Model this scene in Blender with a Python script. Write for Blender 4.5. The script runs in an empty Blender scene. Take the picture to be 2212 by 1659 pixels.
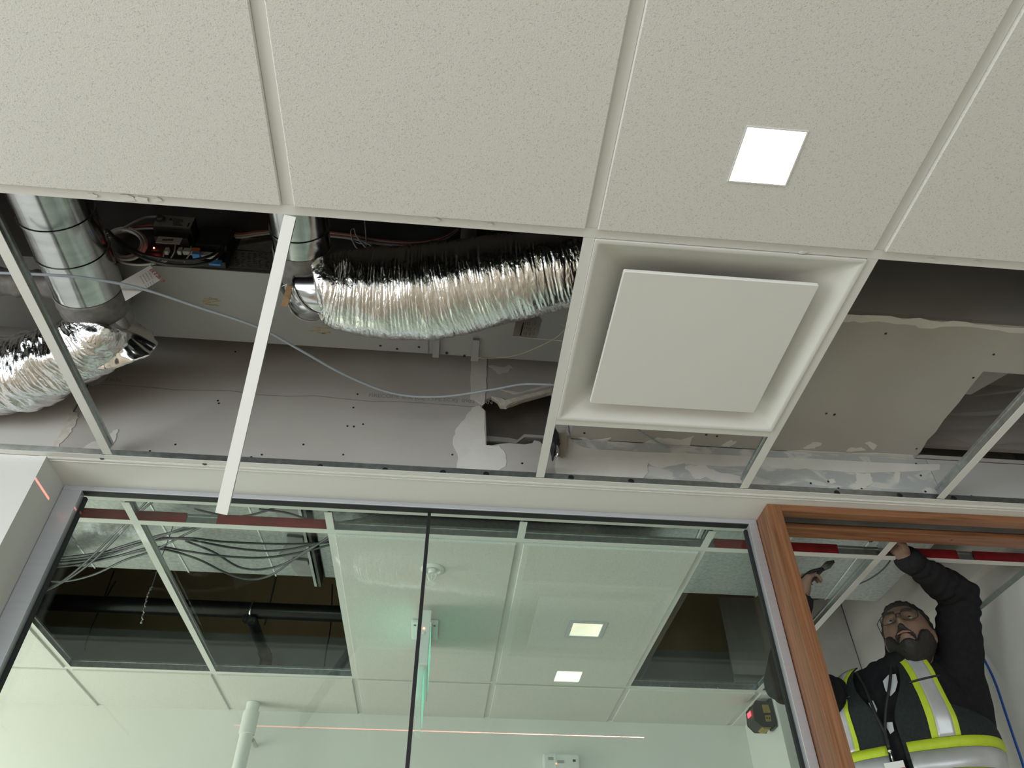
import bpy, bmesh, math, random
import numpy as np
from mathutils import Vector, Matrix, noise
from mathutils.geometry import tessellate_polygon

scene = bpy.context.scene
COL = scene.collection
Z0 = 1.5                       # camera height above the floor (m)
CE = 1.263                     # suspended ceiling above the camera (m)
PITCH = 0.608                  # ceiling grid module (m)

# ---------------------------------------------------------------- camera
FPX = 1613.7566
ROT = Matrix(((0.995796459, -0.0614499512, -0.0679213877),
              (-0.0915927772, -0.671452523, -0.7353654),
              (-0.000417819163, 0.738495371, -0.674258417)))
cam_data = bpy.data.cameras.new('camera')
cam_data.sensor_width = 36.0
cam_data.lens = FPX / 2212.0 * 36.0
cam_data.clip_start = 0.01
camera = bpy.data.objects.new('camera', cam_data)
COL.objects.link(camera)
_m = ROT.to_4x4(); _m.translation = Vector((0, 0, Z0))
camera.matrix_world = _m
scene.camera = camera

# ---------------------------------------------------------------- world, daylight, exposure
scene.view_settings.view_transform = 'Standard'
scene.view_settings.look = 'None'
scene.view_settings.gamma = 1.0
scene.view_settings.use_curve_mapping = False
scene.view_settings.exposure = 0.0
world = bpy.data.worlds.new('world'); scene.world = world
world.use_nodes = True
_bg = world.node_tree.nodes['Background']
_bg.inputs[0].default_value = (0.62, 0.80, 0.95, 1.0)
_bg.inputs[1].default_value = 0.7
scene.cycles.use_denoising = True
scene.cycles.max_bounces = 6
scene.cycles.diffuse_bounces = 3
scene.cycles.glossy_bounces = 4
scene.cycles.transmission_bounces = 3
scene.cycles.transparent_max_bounces = 14
scene.cycles.caustics_reflective = False
scene.cycles.caustics_refractive = False
scene.cycles.use_adaptive_sampling = True
scene.cycles.adaptive_threshold = 0.05
scene.cycles.sample_clamp_indirect = 6.0

def daylight(name, loc, direction, sx, sy, power, color):
    """soft daylight filling one window opening"""
    d = bpy.data.lights.new(name, 'AREA'); d.shape = 'RECTANGLE'
    d.size = sx; d.size_y = sy; d.energy = power; d.color = color
    o = bpy.data.objects.new(name, d); COL.objects.link(o)
    o.location = (loc[0], loc[1], loc[2] + Z0)
    o.rotation_euler = Vector(direction).to_track_quat('-Z', 'Y').to_euler()
    return o
daylight('daylight_window_back', (-0.6, -3.42, 0.05), (0, 1, 0), 4.6, 1.9, 86, (0.89, 0.97, 1.0))
daylight('daylight_window_left', (-3.42, -0.9, 0.05), (1, 0, 0), 3.0, 1.9, 84, (0.94, 0.98, 1.0))
daylight('added_daylight_meeting_room', (-3.42, 2.95, -0.1), (1, 0, 0), 1.3, 1.8, 52, (1.0, 0.985, 0.90))  # unseen window light, added to brighten the meeting room from the left

# ---------------------------------------------------------------- helpers
def ray(u, v):
    return ROT @ Vector((u - 1106.0, -(v - 829.5), -FPX))
def zc(u, v, z):               # point of the sight line at height z (rel. camera)
    d = ray(u, v); return d * (z / d.z)
def yc(u, v, y):
    d = ray(u, v); return d * (y / d.y)
def xc(u, v, x):
    d = ray(u, v); return d * (x / d.x)

def smoothstep(a, b, x):
    t = max(0.0, min(1.0, (x - a) / (b - a))); return t * t * (3 - 2 * t)

def catmull(pts, n=8):
    pts = [Vector(p) for p in pts]
    if len(pts) < 3: return pts
    P = [pts[0] * 2 - pts[1]] + pts + [pts[-1] * 2 - pts[-2]]
    out = []
    for i in range(1, len(P) - 2):
        p0, p1, p2, p3 = P[i - 1], P[i], P[i + 1], P[i + 2]
        for k in range(n):
            t = k / n
            out.append(0.5 * ((2 * p1) + (-p0 + p2) * t + (2 * p0 - 5 * p1 + 4 * p2 - p3) * t * t + (-p0 + 3 * p1 - 3 * p2 + p3) * t ** 3))
    out.append(pts[-1]); return out

def frames(path):
    """rotation-minimising frames along a path"""
    T = []
    for i in range(len(path)):
        a = path[max(0, i - 1)]; b = path[min(len(path) - 1, i + 1)]
        T.append((b - a).normalized())
    n = Vector((0, 0, 1)) if abs(T[0].z) < 0.9 else Vector((1, 0, 0))
    n = (n - T[0] * n.dot(T[0])).normalized()
    out = []
    for t in T:
        n = (n - t * n.dot(t)).normalized()
        out.append((t, n, t.cross(n)))
    return out

class MB:
    """collects shapes, then links them as one mesh object (coordinates relative to the camera point)"""
    def __init__(s): s.v = []; s.f = []; s.m = []; s.cur = 0
    def add(s, vs, fs):
        b = len(s.v); s.v += [Vector(p) for p in vs]
        for f in fs: s.f.append(tuple(b + i for i in f)); s.m.append(s.cur)
        return s
    def box(s, x0, x1, y0, y1, z0, z1):
        vs = [(x, y, z) for z in (z0, z1) for y in (y0, y1) for x in (x0, x1)]
        return s.add(vs, [(0, 2, 3, 1), (4, 5, 7, 6), (0, 1, 5, 4), (2, 6, 7, 3), (0, 4, 6, 2), (1, 3, 7, 5)])
    def obox(s, c, ax, ay, az, sx, sy, sz):
        c = Vector(c); ax = Vector(ax).normalized() * sx / 2; ay = Vector(ay).normalized() * sy / 2; az = Vector(az).normalized() * sz / 2
        vs = [c + ax * i + ay * j + az * k for k in (-1, 1) for j in (-1, 1) for i in (-1, 1)]
        return s.add(vs, [(0, 2, 3, 1), (4, 5, 7, 6), (0, 1, 5, 4), (2, 6, 7, 3), (0, 4, 6, 2), (1, 3, 7, 5)])
    def bar(s, a, b, w, h, up=(0, 0, 1)):
        a = Vector(a); b = Vector(b); d = (b - a); L = d.length; d.normalize()
        side = d.cross(Vector(up)).normalized(); u = side.cross(d)
        return s.obox((a + b) / 2, d, side, u, L, w, h)
    def tube(s, path, r, n=10, caps=True):
        path = [Vector(p) for p in path]; F = frames(path); b = len(s.v); m = len(path)
        for i, (t, a, c) in enumerate(F):
            rr = r[i] if isinstance(r, (list, tuple)) else r
            for k in range(n):
                an = 2 * math.pi * k / n
                s.v.append(path[i] + a * (math.cos(an) * rr) + c * (math.sin(an) * rr))
        for i in range(m - 1):
            for k in range(n):
                k2 = (k + 1) % n
                s.f.append((b + i * n + k, b + i * n + k2, b + (i + 1) * n + k2, b + (i + 1) * n + k)); s.m.append(s.cur)
        if caps:
            s.f.append(tuple(b + k for k in range(n))[::-1]); s.m.append(s.cur)
            s.f.append(tuple(b + (m - 1) * n + k for k in range(n))); s.m.append(s.cur)
        return s
    def lathe(s, base, axis, prof, n=24, caps=True):
        """prof: list of (distance along axis, radius)"""
        base = Vector(base); t = Vector(axis).normalized()
        a = Vector((0, 0, 1)) if abs(t.z) < 0.9 else Vector((1, 0, 0))
        a = (a - t * a.dot(t)).normalized(); c = t.cross(a); b = len(s.v); m = len(prof)
        for d, r in prof:
            for k in range(n):
                an = 2 * math.pi * k / n
                s.v.append(base + t * d + a * (math.cos(an) * r) + c * (math.sin(an) * r))
        for i in range(m - 1):
            for k in range(n):
                k2 = (k + 1) % n
                s.f.append((b + i * n + k, b + i * n + k2, b + (i + 1) * n + k2, b + (i + 1) * n + k)); s.m.append(s.cur)
        if caps:
            s.f.append(tuple(b + k for k in range(n))[::-1]); s.m.append(s.cur)
            s.f.append(tuple(b + (m - 1) * n + k for k in range(n))); s.m.append(s.cur)
        return s
    def ball(s, c, rx, ry=None, rz=None, n=12, m=8):
        ry = ry or rx; rz = rz or rx; c = Vector(c); b = len(s.v)
        for i in range(m + 1):
            th = math.pi * i / m
            for k in range(n):
                ph = 2 * math.pi * k / n
                s.v.append(c + Vector((rx * math.sin(th) * math.cos(ph), ry * math.sin(th) * math.sin(ph), rz * math.cos(th))))
        for i in range(m):
            for k in range(n):
                k2 = (k + 1) % n
                s.f.append((b + i * n + k, b + (i + 1) * n + k, b + (i + 1) * n + k2, b + i * n + k2)); s.m.append(s.cur)
        return s
    def poly(s, outer, to3, thick, holes=()):
        """flat outline (2D) with holes, given thickness; to3(u, v, d) -> 3D point at depth d"""
        loops = [[Vector((p[0], p[1], 0)) for p in outer]] + [[Vector((p[0], p[1], 0)) for p in h] for h in holes]
        tri = tessellate_polygon(loops); flat = [p for l in loops for p in l]; N = len(flat); b = len(s.v)
        for d in (0.0, thick):
            for p in flat: s.v.append(Vector(to3(p.x, p.y, d)))
        for t in tri:
            s.f.append(tuple(b + i for i in t)); s.m.append(s.cur)
            s.f.append(tuple(b + N + i for i in reversed(t))); s.m.append(s.cur)
        o = 0
        for l in loops:
            n = len(l)
            for i in range(n):
                j = (i + 1) % n
                s.f.append((b + o + i, b + o + j, b + N + o + j, b + N + o + i)); s.m.append(s.cur)
            o += n
        return s
    def build(s, name, mat, parent=None, smooth=False, fixn=True, bevel=0.0):
        loc = WLOC[parent.name] if parent is not None else None
        if loc is None:
            lo = Vector((min(p.x for p in s.v), min(p.y for p in s.v), min(p.z for p in s.v)))
            hi = Vector((max(p.x for p in s.v), max(p.y for p in s.v), max(p.z for p in s.v)))
            loc = Vector(((lo.x + hi.x) / 2, (lo.y + hi.y) / 2, lo.z))
        me = bpy.data.meshes.new(name)
        me.from_pydata([tuple(p - loc) for p in s.v], [], s.f)
        mats = mat if isinstance(mat, (list, tuple)) else [mat]
        for mm in mats: me.materials.append(mm)
        if len(mats) > 1: me.polygons.foreach_set('material_index', s.m)
        if fixn or bevel:
            bm = bmesh.new(); bm.from_mesh(me)
            if bevel:
                bmesh.ops.remove_doubles(bm, verts=bm.verts, dist=1e-6)
                bmesh.ops.bevel(bm, geom=[e for e in bm.edges if len(e.link_faces) == 2 and e.calc_face_angle(0) > 0.5], offset=bevel, segments=2, affect='EDGES', profile=0.6)
            bmesh.ops.recalc_face_normals(bm, faces=bm.faces)
            bm.to_mesh(me); bm.free()
        if smooth:
            me.polygons.foreach_set('use_smooth', [True] * len(me.polygons))
            if smooth != 'all': me.set_sharp_from_angle(angle=math.radians(40))
        me.update()
        o = bpy.data.objects.new(name, me); COL.objects.link(o)
        if parent is None: o.location = (loc.x, loc.y, loc.z + Z0); WLOC[o.name] = loc
        else: o.parent = parent; WLOC[o.name] = loc
        return o
WLOC = {}

def empty(name, loc):
    o = bpy.data.objects.new(name, None); COL.objects.link(o)
    o.empty_display_size = 0.05
    o.location = (loc[0], loc[1], loc[2] + Z0); WLOC[o.name] = Vector(loc)
    return o
def tag(o, label=None, cat=None, group=None, kind=None):
    if label: o['label'] = label
    if cat: o['category'] = cat
    if group: o['group'] = group
    if kind: o['kind'] = kind
    return o
def thing(name, loc, label, cat, group=None): return tag(empty(name, loc), label, cat, group)
def struct(name, loc=(0, 0, 0)): return tag(empty(name, loc), kind='structure')
def clone(o, dloc, parent):
    """copy one mesh piece (shared data) with an offset below a parent"""
    c = o.copy(); COL.objects.link(c); c.parent = parent
    c.location = o.location + Vector(dloc); WLOC[c.name] = WLOC[o.name] + Vector(dloc); return c
def text_mesh(name, body, size, mat, parent, origin, ux, uy, align='LEFT', extrude=0.0002):
    """flat lettering laid on a surface: origin, writing direction ux, up direction uy"""
    cu = bpy.data.curves.new('tmp_text', 'FONT'); cu.body = body; cu.size = size; cu.align_x = align; cu.extrude = extrude
    t = bpy.data.objects.new('tmp_text', cu); COL.objects.link(t)
    dg = bpy.context.evaluated_depsgraph_get(); dg.update()
    me = bpy.data.meshes.new_from_object(t.evaluated_get(dg))
    bpy.data.objects.remove(t); bpy.data.curves.remove(cu)
    ux = Vector(ux).normalized(); uy = Vector(uy).normalized(); un = ux.cross(uy)
    loc = WLOC[parent.name]
    for v in me.vertices:
        p = Vector(origin) + ux * v.co.x + uy * v.co.y + un * v.co.z; v.co = p - loc
    me.name = name; me.materials.clear(); me.materials.append(mat)
    o = bpy.data.objects.new(name, me); COL.objects.link(o); o.parent = parent; WLOC[o.name] = loc
    return o

# ---------------------------------------------------------------- materials
def new_mat(name):
    m = bpy.data.materials.new(name); m.use_nodes = True
    return m, m.node_tree, m.node_tree.nodes['Principled BSDF']
def nd(nt, t, **kw):
    n = nt.nodes.new(t)
    for k, v in kw.items(): setattr(n, k, v)
    return n
def mat(name, color, rough=0.6, metal=0.0, var=0.0, vscale=8.0, bump=0.0, bscale=60.0, stretch=(1, 1, 1), spec=0.5, detail=4.0, rvar=0.0, col2=None):
    m, nt, p = new_mat(name)
    p.inputs['Base Color'].default_value = (*color, 1); p.inputs['Roughness'].default_value = rough
    p.inputs['Metallic'].default_value = metal; p.inputs['Specular IOR Level'].default_value = spec
    if var or bump or rvar or col2:
        tc = nd(nt, 'ShaderNodeTexCoord'); mp = nd(nt, 'ShaderNodeMapping'); mp.inputs['Scale'].default_value = stretch
        nt.links.new(tc.outputs['Object'], mp.inputs['Vector'])
    if var or col2:
        n = nd(nt, 'ShaderNodeTexNoise'); n.inputs['Scale'].default_value = vscale; n.inputs['Detail'].default_value = detail
        nt.links.new(mp.outputs[0], n.inputs['Vector'])
        r = nd(nt, 'ShaderNodeValToRGB')
        r.color_ramp.elements[0].position = 0.3; r.color_ramp.elements[1].position = 0.7
        c2 = col2 or tuple(c * (1 + var) for c in color)
        c1 = color if col2 else tuple(c * (1 - var) for c in color)
        r.color_ramp.elements[0].color = (*c1, 1); r.color_ramp.elements[1].color = (*c2, 1)
        nt.links.new(n.outputs['Fac'], r.inputs['Fac']); nt.links.new(r.outputs['Color'], p.inputs['Base Color'])
        if rvar:
            mr = nd(nt, 'ShaderNodeMapRange'); mr.inputs['To Min'].default_value = max(0.02, rough - rvar); mr.inputs['To Max'].default_value = rough + rvar
            nt.links.new(n.outputs['Fac'], mr.inputs['Value']); nt.links.new(mr.outputs[0], p.inputs['Roughness'])
    if bump:
        n2 = nd(nt, 'ShaderNodeTexNoise'); n2.inputs['Scale'].default_value = bscale; n2.inputs['Detail'].default_value = detail
        nt.links.new(mp.outputs[0], n2.inputs['Vector'])
        b = nd(nt, 'ShaderNodeBump'); b.inputs['Strength'].default_value = bump; b.inputs['Distance'].default_value = 0.002
        nt.links.new(n2.outputs['Fac'], b.inputs['Height']); nt.links.new(b.outputs['Normal'], p.inputs['Normal'])
    return m
def emit(name, color, strength):
    m, nt, p = new_mat(name)
    p.inputs['Base Color'].default_value = (*color, 1)
    p.inputs['Emission Color'].default_value = (*color, 1); p.inputs['Emission Strength'].default_value = strength
    return m

M = {}
M['tile'] = mat('mineral_tile', (0.75, 0.73, 0.68), 0.95, var=0.05, vscale=330, bump=0.35, bscale=420, spec=0.1, detail=3)
_r = [n for n in M['tile'].node_tree.nodes if n.type == 'VALTORGB'][0].color_ramp      # fine dark flecks in the mineral face
_r.elements[0].position = 0.34; _r.elements[0].color = (0.59, 0.57, 0.525, 1); _r.elements[1].position = 0.42; _r.elements[1].color = (0.75, 0.73, 0.68, 1)
M['tile2'] = M['tile']
M['white_paint'] = mat('white_enamel', (0.78, 0.765, 0.72), 0.45, var=0.02, vscale=6)
M['wall_paint'] = mat('wall_paint', (0.80, 0.79, 0.74), 0.75, var=0.015, vscale=3, bump=0.06, bscale=250)
M['galv'] = mat('galvanised_steel', (0.55, 0.58, 0.58), 0.32, 0.95, var=0.12, vscale=60, rvar=0.08)
M['galv_bright'] = mat('rolled_steel', (0.72, 0.77, 0.78), 0.2, 1.0, var=0.08, vscale=30)
M['spangle'] = mat('spangled_duct_steel', (0.46, 0.49, 0.49), 0.36, 0.95, var=0.20, vscale=70, rvar=0.10, bump=0.1, bscale=30)
M['duct'] = mat('round_duct_steel', (0.56, 0.57, 0.58), 0.17, 1.0, var=0.14, vscale=7, stretch=(1, 5, 1), rvar=0.1)
M['sealant'] = mat('grey_duct_sealant', (0.22, 0.21, 0.20), 0.55, 0.3, var=0.25, vscale=40, bump=0.6, bscale=60)
M['board'] = mat('gypsum_paper', (0.44, 0.415, 0.375), 0.85, var=0.05, vscale=4, bump=0.05, bscale=300)
M['board_light'] = mat('gypsum_paper_pale', (0.60, 0.575, 0.53), 0.85, var=0.04, vscale=5)
M['board_grey'] = mat('gypsum_paper_grey', (0.48, 0.47, 0.445), 0.85, var=0.05, vscale=5)
M['compound'] = mat('joint_compound', (0.66, 0.635, 0.58), 0.8, var=0.05, vscale=14, bump=0.5, bscale=45)
M['gyp_core'] = mat('torn_gypsum', (0.60, 0.55, 0.48), 0.9, var=0.15, vscale=60, bump=0.8, bscale=90)
M['casing'] = mat('air_unit_sheet', (0.37, 0.37, 0.355), 0.5, 0.35, var=0.05, vscale=4)
M['dark_metal'] = mat('dark_metal', (0.10, 0.095, 0.09), 0.6, 0.2, var=0.2, vscale=10)
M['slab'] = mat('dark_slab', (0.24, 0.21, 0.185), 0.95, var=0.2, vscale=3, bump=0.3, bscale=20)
M['black'] = mat('black_plastic', (0.018, 0.018, 0.019), 0.5)
M['black_rubber'] = mat('black_gasket', (0.008, 0.008, 0.008), 0.65)
M['screw'] = mat('black_screw', (0.03, 0.028, 0.028), 0.45, 0.4)
M['alu'] = mat('anodised_aluminium', (0.60, 0.61, 0.65), 0.35, 0.55, var=0.03, vscale=5, stretch=(1, 1, 20))
M['white_plastic'] = mat('white_plastic', (0.80, 0.80, 0.76), 0.4)
M['red_tape'] = mat('red_tape', (0.30, 0.016, 0.022), 0.28, var=0.25, vscale=25, bump=0.5, bscale=50)
M['paper'] = mat('tag_paper', (0.70, 0.67, 0.62), 0.8)
M['ink'] = mat('dark_ink', (0.04, 0.04, 0.045), 0.8)
M['ink_soft'] = mat('grey_ink', (0.28, 0.26, 0.24), 0.85)
M['red_ink'] = mat('red_ink', (0.35, 0.05, 0.05), 0.8)
M['floor_bounce'] = mat('pale_bounce_floor', (0.66, 0.67, 0.64), 0.7, var=0.05, vscale=10)
M['floor'] = mat('floor_carpet', (0.50, 0.415, 0.32), 0.9, var=0.1, vscale=30)
# ================================================================ the setting
GX = [0.245 + PITCH * k for k in range(-4, 5)]          # grid lines of the open office (k = -4 .. 4)
def L(k): return 0.245 + PITCH * k
def G(k): return 0.223 + PITCH * k                       # grid lines of the meeting room
YS, YD, YW = 0.904, 1.514, 1.793                         # seam tee, diffuser tee, partition face
YG = 1.964                                               # glass
YI = 1.985                                               # inner face of the partition
YM, YM2, YF = 2.128, 3.348, 3.79                         # meeting room: taped tee, second tee, far wall
XO = -1.143                                              # left edge of the opening
TOP = 2.35                                               # slab above everything

floor = tag(MB().box(-3.6, 3.6, -3.6, 3.95, -1.6, -1.5).build('floor', M['floor']), kind='structure')
tag(MB().box(-3.5, 1.99, YI + .01, YF, -1.4999, -1.497).build('floor', M['floor_bounce']), kind='structure')  # pale layer added to bounce light up onto the meeting room ceiling
slab = tag(MB().box(-3.6, 3.6, -3.6, 5.2, TOP, TOP + 0.1).build('ceiling', M['slab']), kind='structure')

# outer walls with their window openings
wb = struct('wall_back', (0, -3.5, -1.5))
for n, b in (('wall_panel', (-3.6, -2.9, -3.6, -3.5, -1.5, TOP)), ('wall_panel', (1.7, 3.6, -3.6, -3.5, -1.5, TOP)),
             ('wall_panel', (-2.9, 1.7, -3.6, -3.5, -1.5, -0.9)), ('wall_panel', (-2.9, 1.7, -3.6, -3.5, 1.0, TOP))):
    MB().box(*b).build(n, M['wall_paint'], wb)
wl = struct('wall_left', (-3.5, 0, -1.5))
for b in ((-3.6, -3.5, -3.5, -2.4, -1.5, TOP), (-3.6, -3.5, 0.6, 2.3, -1.5, TOP), (-3.6, -3.5, 3.6, 5.2, -1.5, TOP),
          (-3.6, -3.5, -2.4, 0.6, -1.5, -0.9), (-3.6, -3.5, -2.4, 0.6, 1.0, TOP), (-3.6, -3.5, 2.3, 3.6, -1.5, -1.0), (-3.6, -3.5, 2.3, 3.6, 0.8, TOP)):
    MB().box(*b).build('wall_panel', M['wall_paint'], wl)
for i, (p, q, ax) in enumerate((((-2.9, -0.9), (1.7, 1.0), 'y'), ((-2.4, -0.9), (0.6, 1.0), 'x'), ((2.3, -1.0), (3.6, 0.8), 'x'))):  # the last one is an unseen window added to light the meeting room
    w = struct('window_%d' % (i + 2), ((p[0] + q[0]) / 2, -3.55, p[1]) if ax == 'y' else (-3.55, (p[0] + q[0]) / 2, p[1]))
    n = 4 if i == 0 else (3 if i == 1 else 1)
    m = MB()
    def fb(a0, a1, z0, z1):
        if ax == 'y': m.box(a0, a1, -3.58, -3.52, z0, z1)
        else: m.box(-3.58, -3.52, a0, a1, z0, z1)
    fb(p[0], q[0], p[1], p[1] + 0.05); fb(p[0], q[0], q[1] - 0.05, q[1])
    for k in range(n + 1):
        a = p[0] + (q[0] - p[0] - 0.05) * k / n; fb(a, a + 0.05, p[1] + 0.05, q[1] - 0.05)
    m.build('window_frame', M['alu'], w)
wr = tag(MB().box(3.5, 3.6, -3.6, 5.2, -1.5, TOP).build('wall_right', M['wall_paint']), kind='structure')
wrear = tag(MB().box(-3.6, 3.6, 5.1, 5.2, 1.0, TOP).build('wall_plenum_rear', M['slab']), kind='structure')

# ---------------- partition between the office and the meeting room
wp = struct('wall_front', (0, YW, -1.5))
MB().box(-3.5, XO, YW, YI, -1.5, CE - 0.002).build('wall_pier', M['wall_paint'], wp)
MB().box(1.93, 3.5, YW, YI, -1.5, CE - 0.002).build('wall_pier', M['wall_paint'], wp)
MB().box(XO - 0.02, 1.95, YW + 0.001, YI, CE - 0.0025, CE + 0.012).build('header_soffit', M['wall_paint'], wp)
MB().box(-3.5, 3.5, YI - 0.013, YI, CE + 0.012, TOP).build('gypsum_board', M['board_grey'], wp)
for x in (-2.2, -1.6, -1.0, -0.39, 0.56, 0.9, 1.4, 2.0, 2.6):
    MB().box(x - 0.016, x + 0.016, YW + 0.014, YI - 0.014, CE + 0.013, TOP).build('steel_stud', M['galv'], wp)
for y in (YW + .004, YW + .016): MB().box(XO + .002, 1.94, y, y + .004, CE - .0040, CE - .0026).build('corner_bead', M['white_paint'], wp)
# wall angle of the office ceiling
wa = MB().box(-3.5, 3.5, YW - 0.019, YW - 0.0005, CE - 0.001, CE + 0.0005).build('wall_angle', M['white_paint'], wp)
MB().box(-3.5, 3.5, YW - 0.0025, YW - 0.0005, CE + 0.0008, CE + 0.031).build('angle_leg', M['galv'], wa)
# ================================================================ ceiling grids
def tee(parent, axis, pos, a, b, z=CE, name='grid_tee', web=True):
    """inverted T: painted flange with a galvanised web and bulb above it"""
    m = MB(); w = MB(); h = 0.012
    if axis == 'x':
        m.box(a, b, pos - h, pos + h, z, z + 0.0014); w.box(a, b, pos - 0.001, pos + 0.001, z + 0.0015, z + 0.030); w.box(a, b, pos - 0.004, pos + 0.004, z + 0.030, z + 0.038)
    else:
        m.box(pos - h, pos + h, a, b, z, z + 0.0014); w.box(pos - 0.001, pos + 0.001, a, b, z + 0.0015, z + 0.030); w.box(pos - 0.004, pos + 0.004, a, b, z + 0.030, z + 0.038)
    o = m.build(name, M['white_paint'], parent)
    if web: w.build('web', M['galv'], o)
    return o

def tile_mesh(m, x0, x1, y0, y1, z=CE, hole=None):
    """tegular lay-in tile: the face drops a little below the grid; optional square cut-out"""
    i = 0.0125; d = 0.008
    def ring(a, zz): return [(x0 + a, y0 + a, zz), (x1 - a, y0 + a, zz), (x1 - a, y1 - a, zz), (x0 + a, y1 - a, zz)]
    R = [ring(i + 0.002, z - d), ring(i, z - d + 0.002), ring(i, z + 0.0022), ring(0.004, z + 0.0022), ring(0.004, z + 0.016)]
    b = len(m.v)
    for r in R: m.v += [Vector(p) for p in r]
    for k in range(len(R) - 1):
        for j in range(4):
            q = (j + 1) % 4
            m.f.append((b + 4 * k + j, b + 4 * k + q, b + 4 * k + 4 + q, b + 4 * k + 4 + j)); m.m.append(0)
    if hole is None:
        m.f.append((b, b + 3, b + 2, b + 1)); m.m.append(0); m.f.append(tuple(b + 16 + j for j in range(4))); m.m.append(0)
    else:
        hx0, hx1, hy0, hy1 = hole; c = len(m.v)
        for zz in (z - d, z + 0.016):
            m.v += [Vector(p) for p in ((hx0, hy0, zz), (hx1, hy0, zz), (hx1, hy1, zz), (hx0, hy1, zz))]
        for j in range(4):
            q = (j + 1) % 4
            m.f += [(b + j, b + q, c + q, c + j), (b + 16 + j, b + 16 + q, c + 4 + q, c + 4 + j), (c + j, c + q, c + 4 + q, c + 4 + j)]; m.m += [0, 0, 0]
    return m

ceil = struct('ceiling', (0, 0.3, CE))
LT = (0.543, 0.698, 0.058)      # office downlight: centre x, y, half size
for k in range(-4, 4):
    hole = (LT[0] - LT[2], LT[0] + LT[2], LT[1] - LT[2], LT[1] + LT[2]) if k == 0 else None
    tile_mesh(MB(), L(k), L(k + 1), YS - 1.22, YS, hole=hole).build('ceiling_tile', M['tile'], ceil)
for k in range(-3, 4):
    tee(ceil, 'y', L(k), YS - 1.208, YS - 0.0125)
tee(ceil, 'x', YS, -3.5, 3.5, name='main_tee')
tee(ceil, 'x', YS - 1.22, -3.5, 3.5, name='main_tee')
for k in (-4, -3, -2, 0, 1, 2, 3):
    tee(ceil, 'y', L(k), YS + 0.0125, YW - 0.0245 + 0.002)
tee(ceil, 'x', YD, L(0) + 0.0125, L(1) - 0.0125, name='cross_tee')
# the rest of the office ceiling, out of the frame
for b in ((-3.5, L(-4) - 0.012, -0.3, 0.892), (L(4) + 0.012, 3.5, -0.3, 0.892), (-3.5, 3.5, -3.5, -0.33)):
    MB().box(*b, CE, CE + 0.02).build('ceiling_field', M['tile'], ceil)
# crumbs of paint along the seam
random.seed(5)
for (u, v, s) in ((200, 421, .006), (275, 428, .011), (305, 430, .010), (340, 431, .007), (940, 474, .006), (1060, 484, .004), (1735, 545, .006), (2010, 560, .005), (2110, 565, .004)):
    p = zc(u, v, CE - 0.001); n = 9
    out = [(p.x + s * (0.6 + 0.7 * random.random()) * 1.6 * math.cos(6.283 * i / n), p.y + s * (0.6 + 0.6 * random.random()) * 0.7 * math.sin(6.283 * i / n)) for i in range(n)]
    MB().poly(out, lambda a, b, d: (a, b, CE - 0.0002 - d), 0.0025).build('paint_crumb', M['white_paint'], ceil)

# ---------------- meeting room ceiling
ceil2 = struct('ceiling', (0, 2.9, CE))
tee(ceil2, 'x', YM, -3.4, 1.985, name='main_tee')
tee(ceil2, 'x', YM2, -3.4, 1.985, name='main_tee')
for k in range(-5, 3): tee(ceil2, 'y', G(k), YM + 0.0125, YM2 - 0.0125)
for k in range(-5, 3): tee(ceil2, 'y', G(k), YM2 + 0.0125, YF - 0.001)
for k in range(-5, 3): tee(ceil2, 'y', G(k), YI + 0.03, YM - 0.0125)
DL = (0.543, 2.755, 0.066)      # meeting room downlight
for k in range(-6, 2):
    tile_mesh(MB(), G(k), G(k + 1), YM2, YF + 0.16).build('ceiling_tile', M['tile'], ceil2)
tile_mesh(MB(), G(2), 1.52 + 0.012, YM2, YF + 0.16).build('ceiling_tile', M['tile'], ceil2)
for k in (-6, -5, -4, -1, 0):
    hole = (DL[0] - DL[2], DL[0] + DL[2], DL[1] - DL[2], DL[1] + DL[2]) if k == 0 else None
    tile_mesh(MB(), G(k), G(k + 1), YM, YM2, hole=hole).build('ceiling_tile', M['tile'], ceil2)
for k in (-6, -5, -4): tile_mesh(MB(), G(k), G(k + 1), YI - 0.0, YM).build('ceiling_tile', M['tile'], ceil2)
# inner wall angle above the glazing
MB().box(-3.4, 1.985, YI, YI + 0.020, CE - 0.001, CE + 0.0005).build('wall_angle', M['white_paint'], ceil2)

# meeting room walls
tag(MB().box(-3.5, 1.6, YF, YF + 0.1, -1.5, CE + 0.02).build('wall_far', M['wall_paint']), kind='structure')
tag(MB().box(1.52, 2.1, 3.375, YF, -1.5, CE - 0.001).build('wall_pilaster', M['wall_paint']), kind='structure')
tag(MB().box(1.995, 2.095, YI, 3.375, -1.5, CE + 0.0).build("wall_side", M["wall_paint"]), kind="structure")
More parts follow.
